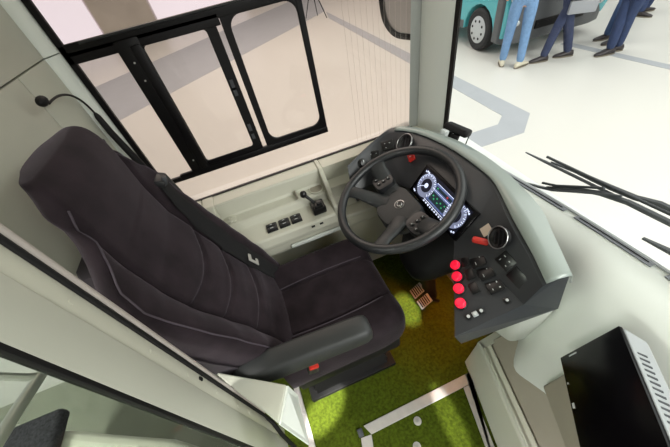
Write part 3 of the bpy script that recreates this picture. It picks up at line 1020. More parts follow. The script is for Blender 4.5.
# air vents with chrome rings
def air_vent(c, nrm, r):
    nrm = Vector(nrm).normalized()
    b = MB(); b.lathe(c, nrm, [(r * 0.93, -0.01), (r * 0.93, 0.005), (r * 0.8, 0.004), (r * 0.6, -0.004), (0, -0.006)], 36)
    v = part(b, 'air_vent', M['switch'], dash)
    u = nrm.orthogonal().normalized(); w = nrm.cross(u)
    b = MB(); b.tube([Vector(c) + nrm * 0.006 + (u * math.cos(2 * PI * k / 40) + w * math.sin(2 * PI * k / 40)) * r for k in range(40)], 0.0016, 8, closed=True, up=tuple(nrm))
    part(b, 'chrome_ring', M['chrome'], v)
    b = MB()
    for s in (-0.4, 0, 0.4):
        b.box(Vector(c) + w * (r * s), (r * 1.5 * math.sqrt(1 - s * s), 0.002, 0.004), Matrix((u, w, nrm)).transposed())
    part(b, 'vent_vane', M['dashface'], v, smooth=False)
air_vent((0.506, 0.380, 0.834), (-0.85, 0.15, 0.45), 0.031)
pL, rotL, nL, aL, uL = face_pt(2.55, 0, 0.62, (1, 2), 0.008)
air_vent(pL, nL, 0.037)
# four red lit buttons along the driver edge of the right wing
for k in range(4):
    i0 = 7.05 + 0.42 * k
    p, rot, nrm, al, up = face_pt(i0, 0, 0.14, (0, 1), 0.002)
    b = MB(); b.lathe(p, nrm, [(0.0165, -0.003), (0.0165, 0.003), (0.0155, 0.004)], 24)
    rb = part(b, 'button_bezel', M['switch'], dash)
    b = MB(); b.lathe(p, nrm, [(0.0145, 0.003), (0.0145, 0.012), (0.011, 0.015), (0, 0.0155)], 24)
    part(b, 'red_button', M['redbtn'], rb)
# blank switch column and rocker column on the right wing
for k in range(3):
    i0 = 7.02 + 0.50 * k
    q, *_ = module('blank_switch', i0, 0.47, (0, 1), 0.036, 0.024, 0.004, M['switch'], 0.001)
for k in range(3):
    i0 = 7.22 + 0.50 * k
    q, p, rot, nrm, al, up = module('rocker_switch', i0, 0.84, (0, 1), 0.038, 0.042, 0.005, M['switch'], 0.002)
    ml = [(-0.010, 0.008, 0.004, 0.002), (0.006, -0.008, 0.010, 0.0015)] if k < 2 else [(-0.009, 0.010, 0.005, 0.003), (0.009, 0.010, 0.004, 0.004), (-0.009, -0.009, 0.004, 0.002), (0.008, -0.009, 0.005, 0.002)]
    marks(q, p, rot, nrm, al, up, 0.003, ml)
# steeper outer face: one switch block, one blank
q, p, rot, nrm, al, up = module('rocker_switch', 7.75, 0.45, (1, 2), 0.044, 0.040, 0.005, M['switch'], 0.001)
marks(q, p, rot, nrm, al, up, 0.003, [(-0.010, 0.008, 0.006, 0.002), (-0.012, -0.008, 0.002, 0.006), (0.008, 0.006, 0.005, 0.002), (0.010, -0.009, 0.004, 0.002)])
module('blank_switch', 8.35, 0.45, (1, 2), 0.048, 0.040, 0.004, M['switch'], 0.001)
# small black sockets with pale centre at the end of the wing
for k, (t, m) in enumerate(((0.24, 'switch'), (0.345, 'moncase'), (0.45, 'switch'))):
    q, p, rot, nrm, al, up = module('socket', 8.70, t, (0, 1), 0.015, 0.015, 0.005, M[m], 0.002)
    b = MB(); b.lathe(p + nrm * 0.003, nrm, [(0.0045, 0), (0.0045, 0.0014), (0, 0.0014)], 12)
    part(b, 'socket_centre', M['icon'], q)
q, p, rot, nrm, al, up = module('light_sensor', 8.72, 0.86, (0, 1), 0.018, 0.016, 0.004, M['switch'], 0.001)
b = MB(); b.lathe(p + nrm * 0.002, nrm, [(0.004, 0), (0.004, 0.0014), (0, 0.0014)], 12)
part(b, 'sensor_eye', M['icon'], q)
# red rotary knob and tan sticker next to the right vent
p, rot, nrm, al, up = face_pt(6.55, 0, 0.8, (0, 1), 0.0)
b = MB(); b.box((0.482, 0.415, 0.797), (0.018, 0.046, 0.018), Euler((0, 0, 0.75)).to_matrix(), bevel=0.007)
part(b, 'red_knob', M['redknob'], dash)
b = MB(); b.box((0.507, 0.427, 0.818), (0.030, 0.030, 0.0014), rot)
part(b, 'sticker', M['paper'], dash, smooth=False)
# left wing: red hazard switch, rotary light knob, rockers
for (i0, t, seg, nm) in ((0.55, 0.55, (1, 2), 'rotary_knob'),):
    p, rot, nrm, al, up = face_pt(i0, 0, t, seg, 0.0)
    b = MB(); b.lathe(p, nrm, [(0.021, -0.004), (0.021, 0.004), (0.016, 0.006), (0.013, 0.016), (0.0, 0.017)], 24)
    kb = part(b, nm, M['switch'], dash)
    b = MB(); b.box(p + nrm * 0.0175 + up * 0.006, (0.003, 0.010, 0.001), rot)
    part(b, 'knob_mark', M['icon'], kb, smooth=False)
q, p, rot, nrm, al, up = module('rocker_switch', 1.05, 0.52, (1, 2), 0.044, 0.034, 0.006, M['switch'], 0.002)
marks(q, p, rot, nrm, al, up, 0.0035, [(-0.012, 0.004, 0.004, 0.002), (0.010, 0.004, 0.004, 0.002)])
q, p, rot, nrm, al, up = module('rocker_switch', 1.75, 0.62, (1, 2), 0.050, 0.044, 0.006, M['switch'], 0.002)
marks(q, p, rot, nrm, al, up, 0.0035, [(-0.010, 0.010, 0.004, 0.002), (0.010, 0.008, 0.006, 0.002), (-0.008, -0.010, 0.005, 0.002)])
q, p, rot, nrm, al, up = module('hazard_switch', 2.62, 0.12, (1, 2), 0.026, 0.034, 0.012, M['redknob'], 0.004)
marks(q, p, rot, nrm, al, up, 0.0065, [(0.0, 0.0, 0.008, 0.002)])
# knee cover below the cluster
b = MB()
rings = []
for (xa, xb, y0, y1, z) in ((0.485, 0.70, 0.45, 0.87, 0.70), (0.468, 0.70, 0.47, 0.85, 0.62), (0.385, 0.68, 0.49, 0.76, 0.56), (0.352, 0.66, 0.515, 0.72, 0.50), (0.360, 0.64, 0.53, 0.70, 0.465), (0.40, 0.60, 0.55, 0.67, 0.455)):
    ring = []
    for k in range(24):
        a = 2 * PI * k / 24
        ca, sa = math.cos(a), math.sin(a)
        ring.append(((xa + xb) / 2 + (xb - xa) / 2 * math.copysign(abs(ca) ** 0.6, ca), (y0 + y1) / 2 + (y1 - y0) / 2 * math.copysign(abs(sa) ** 0.6, sa), z))
    rings.append(ring)
b.loft(rings)
part(b, 'knee_cover', M['rubber'], dash, angle=60)

# --- pale moulding from the windscreen back and down
def mould_prof(y):
    # profile (x,z) top to bottom; right of the binnacle it swells, under it stays low
    f = max(0, min(1, (0.34 - y) / 0.16)); f = f * f * (3 - 2 * f)
    xw = wsx(y) - 0.002
    hi = [(xw, 0.716), (xw - 0.02, 0.722), (xw - 0.07, 0.724), (xw - 0.12, 0.716), (xw - 0.165, 0.690), (xw - 0.205, 0.645), (xw - 0.235, 0.58), (xw - 0.262, 0.50), (xw - 0.283, 0.40), (xw - 0.295, 0.30), (xw - 0.31, 0.235)]
    lo = [(xw, 0.716), (xw - 0.02, 0.722), (xw - 0.05, 0.722), (xw - 0.085, 0.712), (xw - 0.115, 0.690), (xw - 0.14, 0.645), (xw - 0.155, 0.58), (xw - 0.165, 0.50), (xw - 0.175, 0.40), (xw - 0.18, 0.30), (xw - 0.185, 0.235)]
    return [(lerp(a[0], c[0], f), y, lerp(a[1], c[1], f)) for a, c in zip(lo, hi)]
b = MB()
rows = []
for k in range(61):
    y = 1.03 - 2.0 * k / 60
    rows.append(mould_prof(y))
b.loft(rows, closed=False, caps=False)
part(b, 'dash_moulding', M['dashcream'], dash, angle=180, subsurf=1)
# defroster slots along the windscreen foot
for (y0, y1) in ((0.92, 0.72), (0.70, 0.44), (0.405, 0.185), (0.15, -0.08)):
    b = MB(); rows = []
    for k in range(9):
        y = lerp(y0, y1, k / 8)
        xw = wsx(y)
        rows.append([(xw - 0.030, y, 0.7262), (xw - 0.012, y, 0.7252)])
    b.loft(rows, closed=False, caps=False)
    ds = part(b, 'defroster_slot', M['slotgrey'], dash, smooth=False, solid=0.003)
    b = MB(); b.tube([(wsx(lerp(y0, y1, t)) - 0.021, lerp(y0, y1, t), 0.7275) for t in (0.05, 0.25, 0.5, 0.75, 0.95)], 0.0014, 6)
    part(b, 'slot_blade', M['rubber'], ds)
b = MB(); rows = []
for k in range(25):
    y = 1.0 - 1.9 * k / 24
    rows.append([(wsx(y) - 0.010, y, 0.7245), (wsx(y) - 0.002, y, 0.7245)])
b.loft(rows, closed=False, caps=False)
part(b, 'windscreen_seal', M['moncase'], dash, smooth=False, solid=0.004)
# riser panel beside the floor hatch with its ledges
d_ = Vector((-0.066, -0.241, 0)).normalized()
P0 = Vector((0.524, 0.328, 0))
perp = Vector((d_.y, -d_.x, 0))
if perp.x < 0:
    perp = -perp
def rib_panel(nm, prof, m, L=0.62, s0=0.0):
    b = MB()
    b.loft([[tuple(P0 + d_ * s + perp * a + Vector((0, 0, z))) for a, z in prof] for s in (s0, L)])
    return part(b, nm, m, dash, angle=30, bevel=0.003)
rib_panel('riser_panel', [(-0.022, 0.0), (0.0, 0.214), (0.006, 0.222), (0.022, 0.222), (0.022, 0.0)], M['wall'])
rib_panel('ledge_strip', [(0.022, 0.05), (0.022, 0.216), (0.030, 0.213), (0.046, 0.222), (0.048, 0.215), (0.048, 0.05)], M['cream'])
rib_panel('kick_recess', [(0.048, 0.05), (0.048, 0.205), (0.075, 0.235), (0.115, 0.300), (0.18, 0.31), (0.18, 0.05)], M['taupe'])
# end wall of the riser towards the pedals
b = MB(); b.loft([[(0.50, 0.325, 0.0), (0.526, 0.328, 0.222), (0.74, 0.345, 0.222), (0.74, 0.345, 0.0)], [(0.50, 0.30, 0.0), (0.526, 0.30, 0.222), (0.74, 0.30, 0.222), (0.74, 0.30, 0.0)]])
part(b, 'riser_end', M['wall'], dash, smooth=False)
# bracket that carries the right wing
b = MB(); b.loft([[(0.55, 0.33, 0.34), (0.57, 0.25, 0.34), (0.66, 0.23, 0.34), (0.72, 0.36, 0.34)], [(0.42, 0.33, 0.62), (0.50, 0.24, 0.62), (0.64, 0.22, 0.66), (0.70, 0.36, 0.66)]])
part(b, 'wing_bracket', M['dashcream'], dash, bevel=0.02, bseg=3)
# front wall of the footwell
b = MB(); b.box((0.72, 0.69, 0.32), (0.03, 0.72, 0.66), bevel=0.004)
part(b, 'footwell_wall', M['taupe'], dash)

# ------------------------------------------------------------------ pedals
for nm, lab, y, w in (('brake_pedal', 'left steel-faced pedal on the mat below the steering wheel', 0.715, 0.055), ('accelerator_pedal', 'right steel-faced pedal on the mat below the steering wheel', 0.645, 0.05)):
    x = 0.485
    pd = thing(nm, lab, 'pedal', (x + 0.09, y, 0.0))
    rt = Euler((0, math.radians(-38), 0)).to_matrix()
    b = MB(); b.box((x, y, 0.07), (0.075, w, 0.010), rt, bevel=0.003)
    pl = part(b, 'pedal_plate', M['steel'], pd)
    b = MB()
    for k in (-0.024, -0.012, 0.0, 0.012, 0.024):
        b.box(Vector((x, y, 0.07)) + rt @ Vector((k, 0, 0.006)), (0.005, w * 0.85, 0.003), rt)
    part(b, 'tread_bar', M['rubber'], pl, smooth=False)
    b = MB(); b.tube([(x + 0.01, y, 0.068), (x + 0.05, y, 0.05), (x + 0.09, y, 0.0)], 0.009, 10)
    part(b, 'pedal_arm', M['rubber'], pd)

# ------------------------------------------------------------------ floor hatch
ht = thing('floor_hatch', 'floor hatch in the grass mat framed by aluminium strips', 'hatch', (0.2, 0.1, 0.008))
def flatpart(nm, poly, m, z0=0.008, h=0.006):
    b = MB(); b.prism([(x, y, z0) for x, y in poly], (0, 0, h))
    return part(b, nm, m, ht, bevel=0.0015)
flatpart('frame_strip', [(-0.033, 0.280), (0.486, 0.287), (0.470, 0.247), (-0.014, 0.241)], M['alu'])
flatpart('frame_strip', [(0.487, 0.284), (0.472, 0.2845), (0.38, -0.08), (0.345, -0.08), (0.43, 0.245), (0.478, 0.246)], M['alu'])
flatpart('frame_strip', [(-0.060, 0.245), (-0.014, 0.241), (-0.10, -0.08), (-0.15, -0.08)], M['alu'])
for (x, y) in ((0.184, 0.212), (0.137, 0.138)):
    b = MB(); b.lathe((x, y, 0.009), (0, 0, 1), [(0.016, 0), (0.016, 0.0025), (0.012, 0.0035), (0, 0.0035)], 20)
    bo = part(b, 'hatch_bolt', M['alu'], ht)
    b = MB(); b.lathe((x, y, 0.0125), (0, 0, 1), [(0.0065, 0), (0.006, 0.004), (0, 0.0045)], 12)
    part(b, 'bolt_head', M['chrome'], bo)
b = MB(); b.box((-0.055, 0.262, 0.014), (0.022, 0.03, 0.012), bevel=0.003)
part(b, 'hinge_block', M['vent'], ht)

# ------------------------------------------------------------------ near partition post, glass and base box
post = thing('partition_post', 'pale partition post beside the seat with black seal', 'partition post', (-0.31, 0.29, 0.0))
PX = -0.30
b = MB(); b.box((PX - 0.006, 0.2655, 1.1), (0.012, 0.067, 1.7), bevel=0.003)
part(b, 'post_face', M['wall'], post)
b = MB(); b.box((PX - 0.010, 0.3175, 1.1), (0.014, 0.036, 1.7), bevel=0.002)
rf = part(b, 'post_channel', M['cream'], post)
for z in (1.22, 1.05, 0.93, 0.80, 0.68, 0.6):
    b = MB(); b.lathe((PX - 0.004, 0.316, z), (1, 0, 0), [(0.005, 0), (0.0045, 0.002), (0, 0.0025)], 10)
    part(b, 'screw', M['cream'], rf)
b = MB(); b.box((PX - 0.002, 0.322, 0.88), (0.004, 0.006, 0.012))
part(b, 'slot', M['rubber'], rf, smooth=False)
b = MB(); b.tube([(PX - 0.006, 0.345, 0.47), (PX - 0.006, 0.345, 1.95)], 0.0085, 12)
part(b, 'edge_tube', M['tube'], post)
b = MB(); b.tube([(PX - 0.002, 0.3345, 1.95), (PX - 0.002, 0.3345, 0.47), (PX + 0.006, 0.322, 0.42), (PX + 0.012, 0.295, 0.36), (PX + 0.012, 0.275, 0.20), (PX + 0.012, 0.27, 0.02)], [0.0045, 0.005, 0.0065, 0.007, 0.007, 0.007], 8)
part(b, 'edge_seal', M['rubber'], post)
b = MB(); b.box((PX - 0.006, 0.2295, 1.1), (0.010, 0.007, 1.7), bevel=0.001)
part(b, 'glass_seal', M['rubber'], post)
gl = thing('window_3', 'green-edged partition glass beyond the post', 'partition glass', (PX - 0.03, 0.1, 0.3)); gl['kind'] = 'structure'
b = MB(); b.box((PX - 0.008, 0.075, 1.12), (0.006, 0.30, 1.64), bevel=0.001)
part(b, 'pane', M['partglass'], gl, smooth=False)
# pale box fixed to the post at armrest height
b = MB(); b.loft([[(-0.345, 0.425, 0.52), (-0.184, 0.338, 0.52), (-0.200, 0.236, 0.52), (-0.226, 0.262, 0.52), (-0.290, 0.345, 0.52)], [(-0.345, 0.410, 0.72), (-0.163, 0.298, 0.72), (-0.200, 0.224, 0.72), (-0.222, 0.254, 0.72), (-0.290, 0.336, 0.72)]])
bx = part(b, 'side_box', M['wall'], post, bevel=0.005, bseg=3)
b = MB(); b.loft([[(-0.180, 0.337, 0.503), (-0.182, 0.205, 0.503), (-0.186, 0.205, 0.503), (-0.184, 0.335, 0.503)], [(-0.160, 0.296, 0.714), (-0.197, 0.222, 0.714), (-0.201, 0.224, 0.714), (-0.165, 0.298, 0.714)]])
part(b, 'end_plate', M['pillar'], bx, smooth=False)
fs = thing('floor_strip', 'narrow grey strip along the mat edge by the post', 'floor strip', (-0.268, 0.45, 0.0))
b = MB(); b.prism([(-0.284, 0.66, 0.010), (-0.272, 0.20, 0.010), (-0.246, 0.20, 0.010), (-0.258, 0.66, 0.010)], (0, 0, 0.006))
st_ = part(b, 'strip', M['alu'], fs, bevel=0.002)
b = MB(); b.lathe((-0.262, 0.42, 0.016), (0, 0, 1), [(0.006, 0), (0.005, 0.002), (0, 0.0025)], 12)
part(b, 'screw', M['steel'], st_)

# ------------------------------------------------------------------ passenger side seen through the partition glass
hr = thing('grab_handle', 'chrome grab handle seen through the partition glass', 'grab handle', (-0.5, 0.33, 0.99))
b = MB(); b.tube([(-0.515, 0.45, 1.03), (-0.50, 0.367, 1.045), (-0.50, 0.30, 1.063), (-0.50, 0.23, 1.08), (-0.50, 0.16, 1.10)], 0.009, 12)
part(b, 'grip', M['steel'], hr)
b = MB(); b.tube([(-0.50, 0.358, 1.047), (-0.505, 0.352, 1.066), (-0.515, 0.350, 1.09), (-0.53, 0.345, 1.13), (-0.56, 0.33, 1.16)], 0.006, 10)
part(b, 'bracket', M['steel'], hr)
wa = MB()
top = [(-1.42, 0.80), (-1.30, 0.735), (-0.94, 0.565), (-0.70, 0.455), (-0.62, 0.40), (-0.62, 0.15), (-0.95, 0.15), (-1.25, 0.45), (-1.42, 0.60)]
wa.loft([[(x, y, z) for x, y in top] for z in (-0.23, 0.30)])
o = wa.build('wheel_arch_cover', M['cream'], smooth=True, angle=40, bevel=0.03, bseg=3)
tag(o, 'cream wheel arch cover low behind the partition glass', 'wheel arch cover')
b = MB(); b.box((-1.22, 0.62, 0.335), (0.22, 0.20, 0.06), bevel=0.02, seg=3)
o = b.build('seat_cushion_pad', M['passfabric'])
tag(o, 'dark speckled cushion on the cream wheel arch cover behind the glass', 'cushion')

# ------------------------------------------------------------------ monitor on the dash
mon = thing('monitor', 'black-screened monitor in a grey vented case on the pale dashboard', 'monitor', (0.55, 0.05, 0.45))
e1 = Vector((0.343, -0.094, 0.934)).normalized()
e2 = Vector((-0.63, -0.76, 0.155)); e2 = (e2 - e1 * e2.dot(e1)).normalized()
en = e1.cross(e2)
if en.x > 0:
    en = -en
MBo = Vector((0.549, 0.117, 0.570))
MH, MW = 0.190, 0.300
mrot = Matrix((e2, e1, en)).transposed()
def mp(u, v, h=0):
    return MBo + e2 * u + e1 * v + en * h
b = MB(); b.box(mp(MW / 2, MH / 2, -0.005), (MW, MH, 0.010), mrot, bevel=0.0025)
ms = part(b, 'screen', M['screenblack'], mon)
b = MB()
r0 = [mp(0.0, 0.0, -0.010), mp(MW, 0.0, -0.010), mp(MW, MH, -0.010), mp(0.0, MH, -0.010)]
r1 = [mp(0.012, 0.012, -0.062), mp(MW - 0.012, 0.012, -0.062), mp(MW - 0.012, MH - 0.003, -0.062), mp(0.012, MH - 0.003, -0.062)]
r2 = [mp(0.05, 0.03, -0.078), mp(MW - 0.05, 0.03, -0.078), mp(MW - 0.05, MH - 0.03, -0.078), mp(0.05, MH - 0.03, -0.078)]
b.loft([r0, r1, r2])
mc = part(b, 'case', M['moncase'], mon, bevel=0.004)
for k in range(14):
    u = 0.06 + 0.0125 * k
    b = MB(); b.box(mp(u, MH - 0.0012, -0.030), (0.004, 0.003, 0.020), mrot)
    part(b, 'vent_slot', M['vent'], mc, smooth=False)
b = MB(); b.box(mp(0.010, 0.150 - 0.105, 0.0006), (0.003, 0.026, 0.0012), mrot)
part(b, 'maker_mark', M['icon'], ms, smooth=False)
for (u_, v_, w_, h_) in ((0.13, 0.010, 0.012, 0.006), (0.075, 0.008, 0.004, 0.003)):
    b = MB(); b.box(mp(u_, v_, 0.0006), (w_, h_, 0.0012), mrot)
    part(b, 'status_light', M['icon'], ms, smooth=False)
b = MB(); b.loft([[(0.555, 0.10, 0.36), (0.50, -0.02, 0.36), (0.44, -0.16, 0.36), (0.60, -0.16, 0.36), (0.62, 0.06, 0.36)], [(0.58, 0.085, 0.568), (0.52, 0.0, 0.585), (0.42, -0.13, 0.605), (0.60, -0.16, 0.60), (0.64, 0.05, 0.57)]])
part(b, 'monitor_plinth', M['taupe'], dash, bevel=0.008)

# ------------------------------------------------------------------ driver camera on the dash by the pillar
dc = thing('dash_camera', 'small black camera on a bracket on the dash by the pillar', 'camera', (0.74, 0.885, 0.73))
rt = Euler((0.15, 0.35, 0.45)).to_matrix()
cc = Vector((0.742, 0.888, 0.850))
b = MB(); b.box(cc, (0.054, 0.105, 0.030), rt, bevel=0.010, seg=3)
body = part(b, 'camera_body', M['rubber'], dc)
b = MB(); b.box(cc + rt @ Vector((-0.036, 0.032, -0.026)), (0.026, 0.030, 0.034), rt, bevel=0.005)
part(b, 'lens_window', M['icon'], dc)
b = MB(); b.box(cc + rt @ Vector((-0.022, -0.010, -0.030)), (0.024, 0.030, 0.03), rt, bevel=0.004)
part(b, 'bracket', M['rubber'], dc)
b = MB(); b.tube([cc + rt @ Vector((0, 0.03, -0.01)), (0.73, 0.905, 0.79), (0.725, 0.90, 0.722)], [0.010, 0.012, 0.020], 10)
part(b, 'foot', M['rubber'], dc)
b = MB(); b.tube([cc + rt @ Vector((0.01, -0.05, -0.01)), (0.752, 0.842, 0.80), (0.758, 0.838, 0.76), (0.77, 0.85, 0.725)], 0.0022, 6)
part(b, 'cable', M['rubber'], dc)

# ------------------------------------------------------------------ wipers outside the windscreen
def wiper(nm, lab, blade, arm, thick=0.010):
    w = thing(nm, lab, 'wiper', arm[-1], 'windscreen wipers')
    b = MB(); b.tube(blade, [thick * (0.5 if i in (0, len(blade) - 1) else 1) for i in range(len(blade))], 8, sq=0.7)
    bl = part(b, 'blade', M['wiper'], w)
    b = MB(); b.tube([Vector(p) + Vector((0.004, 0, 0.018)) for p in blade[1:-1]], 0.0045, 8)
    part(b, 'blade_spine', M['vent'], bl)
    b = MB(); b.tube(arm, [0.0035, 0.006] + [0.0085] * (len(arm) - 2), 8)
    part(b, 'arm', M['wiper'], w)
    return w
wiper('windscreen_wiper', 'long dark wiper lying uppermost across the foot of the windscreen',
      [(0.91, 0.696, 0.783), (0.91, 0.615, 0.789), (0.91, 0.503, 0.797), (0.91, 0.392, 0.805), (0.91, 0.313, 0.812), (0.91, 0.20, 0.822), (0.91, 0.0, 0.835), (0.91, -0.15, 0.84)],
      [(0.925, 0.60, 0.788), (0.925, 0.513, 0.803), (0.925, 0.4, 0.813), (0.925, 0.334, 0.822), (0.93, 0.284, 0.836), (0.94, 0.15, 0.835), (0.945, 0.0, 0.82), (0.945, -0.15, 0.76)], 0.006)
wiper('windscreen_wiper', 'shorter dark wiper crossing beneath the long one near the dash camera',
      [(0.89, 0.642, 0.683), (0.89, 0.58, 0.704), (0.89, 0.532, 0.724), (0.89, 0.467, 0.765), (0.89, 0.40, 0.806), (0.89, 0.35, 0.832)],
      [(0.895, 0.56, 0.716), (0.895, 0.467, 0.772), (0.895, 0.40, 0.803), (0.892, 0.33, 0.823), (0.892, 0.20, 0.832), (0.892, 0.0, 0.835), (0.892, -0.15, 0.80)], 0.007)
wiper('windscreen_wiper', 'dark wiper whose tip ends just above the right-hand defroster slot',
      [(0.905, 0.255, 0.738), (0.91, 0.18, 0.745), (0.915, 0.05, 0.750), (0.915, -0.1, 0.755)],
      [(0.92, 0.16, 0.765), (0.93, 0.0, 0.765), (0.93, -0.16, 0.745)], 0.011)

# ------------------------------------------------------------------ exterior mirror
mr = thing('exterior_mirror', 'black-framed exterior mirror hanging outside left of the pillar', 'mirror', (0.95, 1.75, 1.3))
def mloop(w, h, r, n=8):
    pts = []
    for (cx, cz, a0) in ((w / 2 - r, h / 2 - r, 0), (-w / 2 + r, h / 2 - r, 90), (-w / 2 + r, -h / 2 + r, 180), (w / 2 - r, -h / 2 + r, 270)):
        for k in range(n + 1):
            a = math.radians(a0 + 90 * k / n)
            pts.append((cx + r * math.cos(a), cz + r * math.sin(a)))
    return pts
mdir = Vector((-0.35, 1.0, 0)).normalized(); mz = Vector((-0.12, 0, 1)).normalized()
mcn = Vector((0.95, 1.715, 1.20))
pts = mloop(0.30, 0.43, 0.12)
b = MB(); b.tube([mcn + mdir * a + mz * c for a, c in pts], 0.016, 10, closed=True)
mh = part(b, 'mirror_frame', M['rubber'], mr, angle=180)
mn = mdir.cross(mz).normalized()
b = MB(); b.prism([mcn + mdir * a * 0.93 + mz * c * 0.95 for a, c in pts], mn * 0.004)
part(b, 'mirror_glass', M['chrome'], mr, smooth=False)
b = MB(); b.tube([mcn + mz * 0.2, mcn + mz * 0.35 - mdir * 0.1, Vector((0.90, 1.30, 1.62))], 0.018, 10)
part(b, 'mirror_arm', M['rubber'], mr)

# ------------------------------------------------------------------ tripod far out on the hall floor
tp = thing('tripod', 'thin dark tripod standing on the grey band beyond the side window', 'tripod', (3.2, 11.55, GZ))
top = Vector((3.2, 11.55, 0.35))
for (x, y) in ((2.902, 11.875), (3.43, 11.135), (3.33, 11.85)):
    b = MB(); b.tube([top, (x, y, GZ + 0.005)], [0.018, 0.012], 8)
    part(b, 'leg', M['rubber'], tp)
b = MB(); b.tube([top, top + Vector((0, 0, 0.9))], 0.016, 8)
part(b, 'mast', M['rubber'], tp)

# ------------------------------------------------------------------ van
van = thing('van', 'teal and dark grey van parked behind the standing people', 'van', (5.2, 6.9, GZ))
# local: a = forward along (0.17,-0.985), s = to the vehicle's left side (away +X)
vf = Vector((-0.08, -0.997, 0)).normalized(); vs = Vector((0.997, -0.08, 0)).normalized()
VO = Vector((4.33, 5.07, GZ))    # outer face of the near front wheel at floor level
def vp(a, s, z):
    if a > 0.445:
        a = 0.445 + (a - 0.445) * 0.62      # short nose
    return VO + vf * a + vs * s + Vector((0, 0, z))
prof = [(0.78, 0.30), (0.86, 0.45), (0.85, 0.72), (0.72, 0.95), (0.20, 1.10), (-0.55, 1.75), (-0.9, 1.92), (-2.75, 1.95), (-2.9, 1.6), (-2.95, 0.45), (-2.85, 0.30)]
arch = lambda ac: [(ac - 0.43 * math.cos(PI * k / 10), 0.30 + 0.42 * math.sin(PI * k / 10)) for k in range(11)]
outline = prof + arch(-2.2) + arch(0.0)
b = MB()
rings = []
for (s, k) in ((0.03, 0.985), (-0.02 + 0.07, 1.0), (1.88, 1.0), (1.95, 0.985)):
    rings.append([vp(-1.1 + (a + 1.1) * k, s + 0.12 * max(0, z - 1.0) * (1 if s < 1 else -1), z) for a, z in outline])
b.loft(rings)
part(b, 'body', M['teal'], van, bevel=0.03, bseg=2, angle=40)
b = MB()
rings = []
for (a, s0, s1, zb, zt) in ((0.445, -0.005, 1.985, 0.24, 0.98), (0.66, 0.0, 1.98, 0.22, 1.0), (0.80, 0.10, 1.88, 0.20, 0.97), (0.91, 0.32, 1.66, 0.20, 0.88), (0.94, 0.6, 1.4, 0.22, 0.80)):
    rings.append([vp(a, s0, zb), vp(a, s1, zb), vp(a, s1, zt), vp(a, s0, zt)])
b.loft(rings)
bp = part(b, 'bumper', M['vangrey'], van, bevel=0.03)
b = MB(); b.box(vp(0.935, 0.99, 0.42), (0.9, 0.05, 0.12), Matrix((vs, vf, Vector((0, 0, 1)))).transposed(), bevel=0.01)
part(b, 'grille', M['rubber'], bp)
for s in (0.22, 1.76):
    b = MB(); b.sphere(vp(0.84, s, 0.50), 0.06, (1, 1, 0.8))
    part(b, 'fog_lamp', M['lamp'], bp)
for s in (0.25, 1.73):
    b = MB(); b.box(vp(0.83, s, 0.86), (0.36, 0.16, 0.18), Matrix((vs, vf, Vector((0, 0, 1)))).transposed(), bevel=0.05)
    part(b, 'headlamp', M['lamp'], van)
b = MB(); b.faces_from([vp(0.16, 0.16, 1.16), vp(0.16, 1.82, 1.16), vp(-0.52, 1.74, 1.75), vp(-0.52, 0.24, 1.75)], [(0, 1, 2, 3)])
part(b, 'windscreen', M['vanglass'], van, smooth=False, solid=0.02)
for (a0, a1) in ((-0.75, -1.35), (-1.45, -2.1), (-2.2, -2.7)):
    b = MB(); b.box(vp((a0 + a1) / 2, 0.10, 1.45), (0.03, abs(a1 - a0), 0.5), Matrix((vs, vf, Vector((0, 0, 1)))).transposed(), bevel=0.01)
    part(b, 'side_window', M['vanglass'], van)
b = MB(); b.box(vp(-1.1, 0.05, 0.36), (0.06, 1.3, 0.14), Matrix((vs, vf, Vector((0, 0, 1)))).transposed(), bevel=0.02)
part(b, 'side_sill', M['vangrey'], van)
for (a, s) in ((0.0, 0.13), (0.0, 1.85), (-2.2, 0.13), (-2.2, 1.85)):
    sgn = -1 if s < 1 else 1
    c = vp(a, s, 0.335)
    b = MB(); b.lathe(c, vs * sgn, [(0.20, -0.11), (0.30, -0.11), (0.328, -0.09), (0.335, -0.05), (0.335, 0.05), (0.328, 0.085), (0.30, 0.105), (0.215, 0.10), (0.20, 0.09)], 40)
    ty = part(b, 'wheel', M['tyre'], van)
    b = MB(); b.lathe(c, vs * sgn, [(0.212, 0.085), (0.212, 0.10), (0.19, 0.112), (0.10, 0.118), (0.06, 0.126), (0.0, 0.127)], 40)
    hc = part(b, 'hubcap', M['hubcap'], ty)
    b = MB()
    u = Vector((0, 0, 1)); w_ = vs.cross(u)
    for k in range(8):
        an = 2 * PI * k / 8 + 0.3
        q = c + vs * sgn * 0.1145 + (u * math.cos(an) + w_ * math.sin(an)) * 0.145
        b.lathe(q, vs * sgn, [(0.022, 0), (0.022, 0.004), (0, 0.004)], 12)
    part(b, 'hole', M['rubber'], ty, smooth=False)

# ------------------------------------------------------------------ people
def skin_mesh(name, verts, edges, radii, m, parent, root=0, sub=2):
    me = bpy.data.meshes.new(name)
    me.from_pydata([tuple(v) for v in verts], edges, [])
    ob = bpy.data.objects.new(name, me)
    COL.objects.link(ob)
    md = ob.modifiers.new('skin', 'SKIN')
    md.use_smooth_shade = True
    lay = me.skin_vertices[0] if me.skin_vertices else None
    if lay is None:
        bm = bmesh.new(); bm.from_mesh(me); bm.verts.layers.skin.verify(); bm.to_mesh(me); bm.free()
        lay = me.skin_vertices[0]
    for i, r in enumerate(radii):
        rr = r if isinstance(r, tuple) else (r, r)
        lay.data[i].radius = rr
        lay.data[i].use_root = (i == root)
    md2 = ob.modifiers.new('sub', 'SUBSURF'); md2.levels = sub; md2.render_levels = sub
    me.materials.append(m)
    if parent:
        attach(ob, parent)
    return ob

